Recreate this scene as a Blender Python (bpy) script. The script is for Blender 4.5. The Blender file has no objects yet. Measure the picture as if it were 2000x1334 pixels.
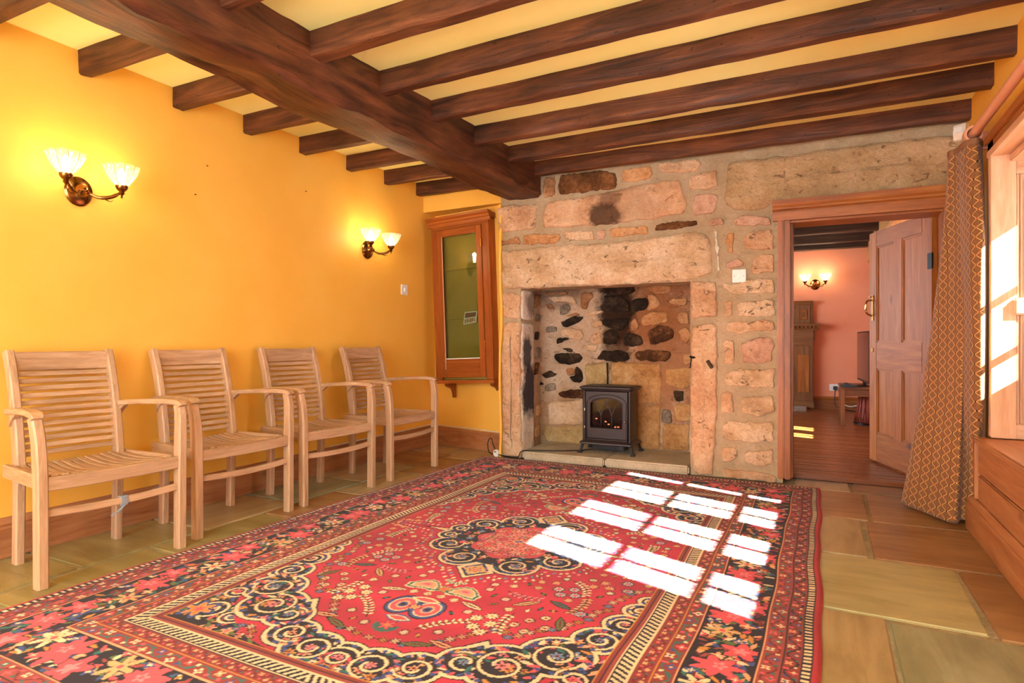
import bpy, bmesh, math, random
import numpy as np
from mathutils import Vector, Matrix, noise

# ------------------------------------------------------------------ camera, light, exposure
scene = bpy.context.scene
C = scene.collection
PI = math.pi
CAM_H = 0.95
YAW = math.atan2(602.0, 1200.0)

cam_d = bpy.data.cameras.new('camera')
cam_d.sensor_fit = 'HORIZONTAL'
cam_d.sensor_width = 36.0
cam_d.lens = 36.0 * 1200.0 / 2000.0
cam_d.clip_start = 0.02
cam = bpy.data.objects.new('camera', cam_d)
C.objects.link(cam)
cam.location = (0, 0, CAM_H)
cam.rotation_euler = (PI / 2, 0, YAW)
scene.camera = cam

scene.view_settings.view_transform = 'Standard'
scene.view_settings.look = 'None'
scene.view_settings.gamma = 1.0
scene.view_settings.use_curve_mapping = False
scene.view_settings.exposure = 1.15

world = bpy.data.worlds.new('sky')
scene.world = world
world.use_nodes = True
bg = world.node_tree.nodes['Background']
bg.inputs[0].default_value = (0.80, 0.905, 1.0, 1)
bg.inputs[1].default_value = 7.5

SUN_DIR = Vector((-1.0, 0.363, -0.727)).normalized()
sun_d = bpy.data.lights.new('sun', 'SUN')
sun_d.energy = 72.0
sun_d.angle = math.radians(0.55)
sun_d.color = (1.0, 0.985, 0.96)
sun = bpy.data.objects.new('sun', sun_d)
C.objects.link(sun)
sun.rotation_euler = SUN_DIR.to_track_quat('-Z', 'Y').to_euler()
sun.location = (6, -2, 5)

def portal(name, loc, direction, sx, sy):
    d = bpy.data.lights.new(name, 'AREA')
    d.shape = 'RECTANGLE'; d.size = sx; d.size_y = sy
    d.cycles.is_portal = True
    o = bpy.data.objects.new(name, d); C.objects.link(o)
    o.location = loc
    o.rotation_euler = Vector(direction).to_track_quat('-Z', 'Y').to_euler()
portal('window_portal', (1.28, 2.65, 1.32), (-1, 0, 0), 2.2, 0.9)
portal('window_portal', (-1.2, -1.72, 1.2), (0, 1, 0), 3.0, 2.2)
portal('window_portal', (1.25, 6.45, 1.3), (-1, 0, 0), 1.1, 1.1)
portal('window_portal', (-3.15, 7.0, 1.35), (1, 0, 0), 2.6, 1.5)

cy = scene.cycles
cy.max_bounces = 7
cy.diffuse_bounces = 5
cy.glossy_bounces = 2
cy.transmission_bounces = 2
cy.transparent_max_bounces = 12
cy.use_denoising = True
cy.sample_clamp_indirect = 8.0
cy.caustics_reflective = False
cy.caustics_refractive = False

# ------------------------------------------------------------------ helpers: colours and materials
def lin(h):
    h = h.lstrip('#')
    out = []
    for i in (0, 2, 4):
        v = int(h[i:i + 2], 16) / 255.0
        out.append(v / 12.92 if v <= 0.04045 else ((v + 0.055) / 1.055) ** 2.4)
    return (out[0], out[1], out[2], 1.0)

class Mat:
    """thin wrapper that builds a node material"""
    def __init__(self, name, rough=0.6, metal=0.0, spec=0.4):
        self.m = bpy.data.materials.new(name)
        self.m.use_nodes = True
        self.t = self.m.node_tree
        self.b = self.t.nodes['Principled BSDF']
        self.b.inputs['Roughness'].default_value = rough
        self.b.inputs['Metallic'].default_value = metal
        self.b.inputs['Specular IOR Level'].default_value = spec
        self._co = None
    def n(self, kind, **kw):
        nd = self.t.nodes.new(kind)
        for k, v in kw.items():
            setattr(nd, k, v)
        return nd
    def link(self, a, b):
        self.t.links.new(a, b)
    def co(self, scale=(1, 1, 1), which='Object', loc=(0, 0, 0)):
        if self._co is None:
            self._co = self.n('ShaderNodeTexCoord')
        mp = self.n('ShaderNodeMapping')
        mp.inputs['Scale'].default_value = scale
        mp.inputs['Location'].default_value = loc
        self.link(self._co.outputs[which], mp.inputs['Vector'])
        return mp.outputs['Vector']
    def noise(self, vec, scale, detail=4, rough=0.55, dist=0.0):
        nd = self.n('ShaderNodeTexNoise')
        nd.inputs['Scale'].default_value = scale
        nd.inputs['Detail'].default_value = detail
        nd.inputs['Roughness'].default_value = rough
        nd.inputs['Distortion'].default_value = dist
        self.link(vec, nd.inputs['Vector'])
        return nd.outputs['Fac']
    def ramp(self, fac, stops, interp='LINEAR'):
        nd = self.n('ShaderNodeValToRGB')
        cr = nd.color_ramp
        cr.interpolation = interp
        while len(cr.elements) < len(stops):
            cr.elements.new(0.5)
        for e, (p, c) in zip(cr.elements, stops):
            e.position = p
            e.color = c if len(c) == 4 else (*c, 1)
        self.link(fac, nd.inputs['Fac'])
        return nd.outputs['Color']
    def math(self, op, a, b=None, clamp=False):
        nd = self.n('ShaderNodeMath', operation=op, use_clamp=clamp)
        for i, x in enumerate((a, b)):
            if x is None:
                continue
            if isinstance(x, (int, float)):
                nd.inputs[i].default_value = x
            else:
                self.link(x, nd.inputs[i])
        return nd.outputs[0]
    def mix(self, fac, a, b, blend='MIX'):
        nd = self.n('ShaderNodeMix', data_type='RGBA', blend_type=blend)
        for sock, x in ((nd.inputs[0], fac), (nd.inputs[6], a), (nd.inputs[7], b)):
            if isinstance(x, (int, float)):
                sock.default_value = x
            elif isinstance(x, tuple):
                sock.default_value = x
            else:
                self.link(x, sock)
        return nd.outputs[2]
    def rgb01(self, v):
        nd = self.n('ShaderNodeSeparateColor')
        self.link(v, nd.inputs[0])
        return nd.outputs[0]
    def color(self, c):
        if isinstance(c, tuple):
            self.b.inputs['Base Color'].default_value = c
        else:
            self.link(c, self.b.inputs['Base Color'])
    def bump(self, h, strength=0.4, dist=0.01):
        nd = self.n('ShaderNodeBump')
        nd.inputs['Strength'].default_value = strength
        nd.inputs['Distance'].default_value = dist
        self.link(h, nd.inputs['Height'])
        self.link(nd.outputs['Normal'], self.b.inputs['Normal'])

W1 = (1, 1, 1, 1); K1 = (0, 0, 0, 1)

def plain(name, hexc, rough=0.5, metal=0.0, spec=0.4, var=0.06, vscale=30, bump=0.0):
    M = Mat(name, rough, metal, spec)
    c = lin(hexc)
    v = M.noise(M.co(), vscale, 3)
    lo = tuple(max(0, x * (1 - var)) for x in c[:3]) + (1,)
    hi = tuple(min(1, x * (1 + var)) for x in c[:3]) + (1,)
    M.color(M.ramp(v, [(0.3, lo), (0.7, hi)]))
    if bump:
        M.bump(v, bump, 0.004)
    return M.m

def wood(name, dark, mid, light, axis=0, scale=1.0, rough=0.5, bump=0.15, knots=False, spec=0.35):
    M = Mat(name, rough, 0.0, spec)
    s = [14.0 * scale] * 3
    s[axis] = 1.1 * scale
    info = M.n('ShaderNodeObjectInfo')
    comb = M.n('ShaderNodeCombineXYZ')
    r = M.math('MULTIPLY', info.outputs['Random'], 17.0)
    for i in range(3):
        M.link(r, comb.inputs[i])
    base = M.co(tuple(s))
    add = M.n('ShaderNodeVectorMath', operation='ADD')
    M.link(base, add.inputs[0]); M.link(comb.outputs[0], add.inputs[1])
    v = add.outputs[0]
    g = M.noise(v, 1.6, 5, 0.6, 1.2)
    fine = M.noise(v, 9.0, 4, 0.7, 0.3)
    f = M.math('ADD', M.math('MULTIPLY', g, 0.72), M.math('MULTIPLY', fine, 0.28))
    colr = M.ramp(f, [(0.30, lin(dark)), (0.5, lin(mid)), (0.70, lin(light))])
    tone = M.math('ADD', 0.9, M.math('MULTIPLY', info.outputs['Random'], 0.2))
    hsv = M.n('ShaderNodeHueSaturation')
    M.link(colr, hsv.inputs['Color']); M.link(tone, hsv.inputs['Value'])
    out = hsv.outputs['Color']
    if knots:
        vo = M.n('ShaderNodeTexVoronoi')
        s2 = [5.0] * 3; s2[axis] = 2.6
        M.link(M.co(tuple(s2)), vo.inputs['Vector'])
        vo.inputs['Scale'].default_value = 0.9
        k = M.ramp(vo.outputs['Distance'], [(0.05, W1), (0.13, K1)])
        out = M.mix(M.math('MULTIPLY', M.rgb01(k), 0.75), out, lin('#3a1c0e'))
    M.color(out)
    M.bump(f, bump, 0.004)
    return M.m

# ------------------------------------------------------------------ helpers: meshes
def link_obj(name, me, mat, parent=None, smooth=False):
    o = bpy.data.objects.new(name, me)
    C.objects.link(o)
    if mat is not None:
        me.materials.append(mat)
    if smooth:
        me.polygons.foreach_set('use_smooth', [True] * len(me.polygons))
    if parent is not None:
        o.parent = parent
    return o

class MB:
    def __init__(self):
        self.v = []; self.f = []
    def add(self, vs, fs):
        b = len(self.v)
        self.v += [tuple(p) for p in vs]
        self.f += [tuple(i + b for i in q) for q in fs]
        return self
    def box(self, c, s, rot=None):
        hx, hy, hz = s[0] / 2, s[1] / 2, s[2] / 2
        vs = []
        for z in (-hz, hz):
            for x, y in ((-hx, -hy), (hx, -hy), (hx, hy), (-hx, hy)):
                p = Vector((x, y, z))
                if rot is not None:
                    p = rot @ p
                vs.append((p.x + c[0], p.y + c[1], p.z + c[2]))
        return self.add(vs, [(3, 2, 1, 0), (4, 5, 6, 7), (0, 1, 5, 4), (1, 2, 6, 5), (2, 3, 7, 6), (3, 0, 4, 7)])
    def box2(self, a, b):
        return self.box([(a[i] + b[i]) / 2 for i in range(3)], [abs(b[i] - a[i]) for i in range(3)])
    def prism(self, poly, z0, z1, axis='z'):
        n = len(poly)
        def P(p, z):
            if axis == 'z': return (p[0], p[1], z)
            if axis == 'y': return (p[0], z, p[1])
            return (z, p[0], p[1])
        vs = [P(p, z0) for p in poly] + [P(p, z1) for p in poly]
        fs = [tuple(range(n))[::-1], tuple(range(n, 2 * n))]
        fs += [(i, (i + 1) % n, n + (i + 1) % n, n + i) for i in range(n)]
        return self.add(vs, fs)
    def sweep(self, path, secs, up=(0, 0, 1)):
        """rings of section points; secs = list of (w, h) per path point; w along side, h along up"""
        n = len(path)
        rings = []
        for i, p in enumerate(path):
            a = Vector(path[max(0, i - 1)]); b = Vector(path[min(n - 1, i + 1)])
            t = (b - a).normalized()
            u = Vector(up)
            side = t.cross(u).normalized()
            u2 = side.cross(t).normalized()
            w, h = secs[i] if isinstance(secs, list) else secs
            c = min(w, h) * 0.16
            hw, hh = w / 2, h / 2
            sec = [(-hw + c, -hh), (hw - c, -hh), (hw, -hh + c), (hw, hh - c), (hw - c, hh), (-hw + c, hh), (-hw, hh - c), (-hw, -hh + c)]
            rings.append([Vector(p) + side * x + u2 * y for x, y in sec])
        return self.rings(rings)
    def rings(self, rings, caps=True, closed=False):
        m = len(rings[0]); n = len(rings)
        vs = [tuple(p) for r in rings for p in r]
        fs = []
        for i in range(n - 1 + (1 if closed else 0)):
            j = (i + 1) % n
            for k in range(m):
                l = (k + 1) % m
                fs.append((i * m + k, i * m + l, j * m + l, j * m + k))
        if caps and not closed:
            fs.append(tuple(range(m))[::-1])
            fs.append(tuple((n - 1) * m + k for k in range(m)))
        return self.add(vs, fs)
    def tube(self, path, r, seg=10):
        n = len(path); rings = []
        ref = Vector((0.31, 0.2, 0.93))
        for i, p in enumerate(path):
            a = Vector(path[max(0, i - 1)]); b = Vector(path[min(n - 1, i + 1)])
            t = (b - a).normalized()
            s = t.cross(ref)
            if s.length < 1e-3: s = t.cross(Vector((1, 0, 0)))
            s.normalize(); u = s.cross(t)
            rr = r[i] if isinstance(r, (list, tuple)) else r
            rings.append([Vector(p) + (s * math.cos(2 * PI * k / seg) + u * math.sin(2 * PI * k / seg)) * rr for k in range(seg)])
        return self.rings(rings)
    def lathe(self, prof, seg=24, c=(0, 0, 0), axis='z', flute=0.0, nf=10, close=False):
        rings = []
        for (r, z) in prof:
            ring = []
            for k in range(seg):
                a = 2 * PI * k / seg
                rr = r * (1 + flute * math.cos(nf * a))
                x, y = rr * math.cos(a), rr * math.sin(a)
                p = (x, y, z) if axis == 'z' else ((z, x, y) if axis == 'x' else (y, z, x))
                ring.append((p[0] + c[0], p[1] + c[1], p[2] + c[2]))
            rings.append(ring)
        return self.rings(rings, caps=not close, closed=close)
    def build(self, name, mat, parent=None, smooth=False, bevel=0.0, loc=None):
        me = bpy.data.meshes.new(name)
        me.from_pydata(self.v, [], self.f)
        bm = bmesh.new(); bm.from_mesh(me)
        if bevel:
            es = [e for e in bm.edges if len(e.link_faces) == 2 and e.calc_face_angle(0) > 0.6]
            bmesh.ops.bevel(bm, geom=es, offset=bevel, segments=2, affect='EDGES', clamp_overlap=True)
        bmesh.ops.recalc_face_normals(bm, faces=bm.faces)
        bm.to_mesh(me); bm.free()
        if smooth == 'auto':
            me.polygons.foreach_set('use_smooth', [True] * len(me.polygons))
            me.set_sharp_from_angle(angle=math.radians(38))
            smooth = False
        o = link_obj(name, me, mat, parent, smooth)
        if loc: o.location = loc
        return o

def tag(o, label, cat, group=None, kind=None):
    o['label'] = label
    o['category'] = cat
    if group: o['group'] = group
    if kind: o['kind'] = kind
    return o

def thing(name, label, cat, loc=(0, 0, 0), rot=(0, 0, 0), group=None, kind=None):
    o = bpy.data.objects.new(name, None)
    o.empty_display_size = 0.05
    C.objects.link(o)
    o.location = loc; o.rotation_euler = rot
    return tag(o, label, cat, group, kind)

def copy_thing(root, label, loc, rot):
    r = root.copy(); C.objects.link(r)
    r.location = loc; r.rotation_euler = rot; r['label'] = label
    for ch in list(root.children):
        c = ch.copy(); C.objects.link(c); c.parent = r
        for g in list(ch.children):
            d = g.copy(); C.objects.link(d); d.parent = c
    return r

def N3(x, y, z, s=1.0):
    return noise.noise(Vector((x * s, y * s, z * s)))

def arc(p0, p1, bulge, n=8):
    """points from p0 to p1 bowed by the vector bulge"""
    p0, p1, bulge = Vector(p0), Vector(p1), Vector(bulge)
    return [p0.lerp(p1, i / n) + bulge * (1 - (2 * i / n - 1) ** 2) for i in range(n + 1)]

def spline(pts, n=6):
    P = [Vector(p) for p in pts]
    out = []
    for i in range(len(P) - 1):
        a = P[max(0, i - 1)]; b = P[i]; c = P[i + 1]; d = P[min(len(P) - 1, i + 2)]
        for k in range(n):
            t = k / n
            out.append(0.5 * ((2 * b) + (c - a) * t + (2 * a - 5 * b + 4 * c - d) * t * t + (3 * b - a - 3 * c + d) * t ** 3))
    out.append(P[-1])
    return out

# ------------------------------------------------------------------ stones
def stone_mesh(name, poly, place, proud, seed, mat, parent, jitter=0.006, step=0.03, rough=0.35):
    """a rough stone proud of a wall: outline poly (a, b) on the wall, place(a, b, depth) gives the point"""
    pts = []
    n = len(poly)
    for i in range(n):
        a = Vector(poly[i]); b = Vector(poly[(i + 1) % n])
        k = max(1, int(round((b - a).length / step)))
        for j in range(k):
            pts.append(a.lerp(b, j / k))
    # soften corners, then roughen
    m = len(pts)
    pts = [(pts[i - 1] + pts[i] * 3 + pts[(i + 1) % m]) / 5 for i in range(m)]
    c = sum(pts, Vector((0, 0))) / m
    sxx = sum((p.x - c.x) ** 2 for p in pts); syy = sum((p.y - c.y) ** 2 for p in pts); sxy = sum((p.x - c.x) * (p.y - c.y) for p in pts)
    th = 0.5 * math.atan2(2 * sxy, sxx - syy)
    ax = Vector((math.cos(th), math.sin(th)))
    ext = max(abs((p - c).dot(ax)) for p in pts)
    wid = max(abs((p - c).dot(Vector((-ax.y, ax.x)))) for p in pts)
    hs = max(0.0, ext - wid)
    def sp(p):
        t = max(-hs, min(hs, (p - c).dot(ax)))
        return c + ax * t
    jp = []
    for p in pts:
        d = (p - sp(p))
        d = d.normalized() if d.length > 1e-6 else Vector((0, 0))
        jp.append(p + d * jitter * (N3(p.x, p.y, seed, 18) + 0.8 * N3(p.x, p.y, seed + 3, 47)))
    vs = []; fs = []
    prof = [(1.03, -0.012), (1.0, 0.35 * proud), (0.95, 0.85 * proud), (0.8, proud), (0.62, proud * 1.05), (0.46, proud * 1.02), (0.32, proud), (0.06, proud)]
    for q, (s, d) in enumerate(prof):
        for p in jp:
            s0 = sp(p)
            w = s0 + (p - s0) * s
            dd = d
            if q >= 2:
                dd = d + proud * rough * (N3(w.x, w.y, seed, 9) + 0.8 * N3(w.x, w.y, seed + 7, 26))
            vs.append(place(w.x, w.y, dd))
    for q in range(len(prof) - 1):
        for i in range(m):
            j = (i + 1) % m
            fs.append((q * m + i, q * m + j, (q + 1) * m + j, (q + 1) * m + i))
    fs.append(tuple((len(prof) - 1) * m + i for i in range(m)))
    mb = MB(); mb.add(vs, fs)
    return mb.build(name, mat, parent, smooth=True)

def stone_mat(name, a, b, c2, pits=0.35, bump=0.7, soot=None, rough=0.9):
    M = Mat(name, rough, 0, 0.2)
    co = M.co()
    big = M.noise(co, 5.0, 5, 0.6)
    fine = M.noise(co, 38.0, 6, 0.7)
    f = M.math('ADD', M.math('MULTIPLY', big, 0.6), M.math('MULTIPLY', fine, 0.4))
    col = M.ramp(f, [(0.36, lin(a)), (0.5, lin(b)), (0.63, lin(c2))])
    pit = M.noise(M.co((1, 1, 1.6)), 16.0, 4, 0.65, 0.8)
    pm = M.rgb01(M.ramp(pit, [(0.30, W1), (0.38, K1)]))
    col = M.mix(M.math('MULTIPLY', pm, pits), col, lin('#5a3a26'))
    if soot:
        acc = None
        dn = M.noise(co, 9.0, 5, 0.65)
        for (p, sc, amt, hexc) in soot:
            mp = M.co(sc, loc=tuple(-p[i] * sc[i] for i in range(3)))
            ln = M.n('ShaderNodeVectorMath', operation='LENGTH')
            M.link(mp, ln.inputs[0])
            d = M.math('ADD', ln.outputs['Value'], M.math('MULTIPLY', M.math('SUBTRACT', dn, 0.5), 1.3))
            k = M.rgb01(M.ramp(d, [(0.62, W1), (1.0, K1)]))
            col = M.mix(M.math('MULTIPLY', k, amt), col, lin(hexc))
    M.color(col)
    h = M.math('SUBTRACT', M.math('ADD', M.math('MULTIPLY', fine, 0.7), big), M.math('MULTIPLY', pm, 0.5))
    M.bump(h, bump, 0.03)
    return M.m

FRONT_STONES = [
    ('s', [(-1.967,2.25),(-1.878,2.254),(-1.87,2.111),(-1.96,2.096),(-1.977,2.165)], 'br'),
    ('s', [(-1.829,2.257),(-1.525,2.258),(-1.379,2.22),(-1.365,2.132),(-1.391,2.109),(-1.687,2.103),(-1.844,2.11),(-1.842,2.186)], 'dk'),
    ('s', [(-1.332,2.243),(-1.123,2.245),(-1.1,2.18),(-1.145,2.146),(-1.314,2.143)], 'or'),
    ('s', [(-1.055,2.254),(-0.782,2.245),(-0.752,2.214),(-0.787,2.159),(-1.021,2.176),(-1.055,2.22)], 'tn'),
    ('s', [(-0.824,2.119),(-0.651,2.153),(-0.637,2.032),(-0.835,2.029),(-0.84,2.072)], 'tn'),
    ('s', [(-0.792,1.984),(-0.697,2.001),(-0.635,1.962),(-0.646,1.888),(-0.697,1.841),(-0.803,1.854),(-0.824,1.916)], 'pk'),
    ('L', [(-1.934,2.056),(-1.587,2.068),(-1.238,2.106),(-0.9,2.117),(-0.859,1.909),(-0.873,1.866),(-1.273,1.843),(-1.587,1.843),(-1.974,1.858),(-1.981,1.944)], 'st'),
    ('L', [(-2.383,2.064),(-2.041,2.055),(-2.033,1.924),(-2.048,1.858),(-2.369,1.852),(-2.388,1.981)], 'tn'),
    ('s', [(-2.151,1.81),(-2.041,1.814),(-1.842,1.798),(-1.829,1.767),(-1.855,1.727),(-2.151,1.733)], 'or'),
    ('s', [(-1.79,1.812),(-1.562,1.806),(-1.547,1.728),(-1.787,1.734)], 'tn'),
    ('s', [(-1.525,1.797),(-1.464,1.801),(-1.461,1.728),(-1.525,1.726)], 'pk'),
    ('s', [(-1.421,1.806),(-1.14,1.806),(-1.132,1.743),(-1.415,1.739)], 'or'),
    ('s', [(-1.072,1.806),(-0.955,1.812),(-0.787,1.809),(-0.782,1.781),(-0.933,1.766),(-1.083,1.759)], 'dk'),
    ('s', [(-2.362,1.776),(-2.192,1.801),(-2.178,1.744),(-2.362,1.738)], 'br'),
    ('X', [(-2.345,1.692),(-1.764,1.708),(-1.273,1.696),(-0.792,1.732),(-0.703,1.698),(-0.687,1.589),(-0.682,1.426),(-0.835,1.395),(-1.273,1.384),(-2.345,1.385)], 'lt'),
    ('X', [(-0.578,2.187),(-0.42,2.197),(-0.174,2.189),(0.142,2.198),(0.388,2.202),(0.676,2.193),(0.8,2.164),(0.817,1.884),(0.622,1.886),(-0.284,1.895),(-0.329,1.851),(-0.537,1.858),(-0.59,1.932)], 'lt2'),
    ('s', [(-0.703,1.801),(-0.615,1.82),(-0.594,1.77),(-0.687,1.767)], 'pk'),
    ('s', [(-0.543,1.793),(-0.424,1.824),(-0.307,1.792),(-0.297,1.74),(-0.414,1.744),(-0.538,1.755)], 'pk'),
    ('s', [(-0.473,1.659),(-0.424,1.703),(-0.288,1.708),(-0.28,1.572),(-0.473,1.585)], 'tn'),
    ('s', [(-0.589,1.695),(-0.543,1.697),(-0.535,1.563),(-0.574,1.562),(-0.584,1.635)], 'or'),
    ('s', [(-0.664,1.738),(-0.651,1.732),(-0.625,1.445),(-0.646,1.424),(-0.648,1.586)], 'wh'),
    ('s', [(-0.594,1.497),(-0.513,1.524),(-0.478,1.501),(-0.473,1.469),(-0.553,1.452),(-0.594,1.465)], 'pk'),
    ('s', [(-0.414,1.523),(-0.326,1.544),(-0.28,1.536),(-0.28,1.417),(-0.424,1.413)], 'tn'),
    ('s', [(-0.604,1.363),(-0.553,1.34),(-0.424,1.376),(-0.278,1.38),(-0.28,1.277),(-0.513,1.274),(-0.61,1.32)], 'lt'),
    ('s', [(-0.599,1.229),(-0.548,1.238),(-0.545,1.131),(-0.599,1.116)], 'tn'),
    ('s', [(-0.518,1.216),(-0.278,1.235),(-0.273,1.126),(-0.508,1.125)], 'lt'),
    ('s', [(-0.584,1.079),(-0.513,1.088),(-0.28,1.09),(-0.273,1.028),(-0.553,1.003),(-0.589,1.02)], 'tn'),
    ('L', [(-0.821,1.373),(-0.656,1.371),(-0.646,1.122),(-0.814,1.115),(-0.824,1.203)], 'tn'),
    ('X', [(-0.821,1.056),(-0.651,1.081),(-0.646,0.58),(-0.661,0.255),(-0.677,0.016),(-0.771,-0.009),(-0.81,0.047),(-0.821,0.354),(-0.823,0.793)], 'tn'),
    ('s', [(-0.599,0.963),(-0.535,0.957),(-0.533,0.803),(-0.604,0.796)], 'tn'),
    ('s', [(-0.488,0.946),(-0.336,0.983),(-0.28,0.978),(-0.288,0.822),(-0.355,0.805),(-0.473,0.809)], 'pk'),
    ('s', [(-0.594,0.732),(-0.513,0.755),(-0.273,0.765),(-0.273,0.641),(-0.433,0.63),(-0.594,0.646)], 'lt'),
    ('s', [(-0.615,0.592),(-0.543,0.595),(-0.538,0.451),(-0.62,0.452)], 'tn'),
    ('s', [(-0.483,0.565),(-0.283,0.594),(-0.278,0.48),(-0.375,0.438),(-0.473,0.454),(-0.493,0.49)], 'lt'),
    ('s', [(-0.615,0.366),(-0.553,0.397),(-0.288,0.402),(-0.278,0.273),(-0.414,0.252),(-0.604,0.276)], 'lt'),
    ('s', [(-0.62,0.205),(-0.523,0.212),(-0.508,0.16),(-0.533,0.126),(-0.615,0.108)], 'tn'),
    ('s', [(-0.463,0.19),(-0.288,0.23),(-0.278,0.128),(-0.345,0.101),(-0.463,0.122)], 'tn'),
    ('s', [(-0.604,0.061),(-0.414,0.063),(-0.268,0.046),(-0.268,-0.006),(-0.414,-0.016),(-0.615,0.001)], 'tn'),
    ('L', [(-2.345,1.352),(-2.234,1.341),(-2.181,1.327),(-2.178,1.14),(-2.326,1.136),(-2.34,1.237)], 'tn'),
    ('X', [(-2.316,1.104),(-2.178,1.108),(-2.178,0.771),(-2.171,0.321),(-2.164,0.085),(-2.171,0.009),(-2.34,0.014),(-2.33,0.262),(-2.345,0.388),(-2.33,0.528),(-2.345,0.641),(-2.345,0.832)], 'tn'),
]
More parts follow.
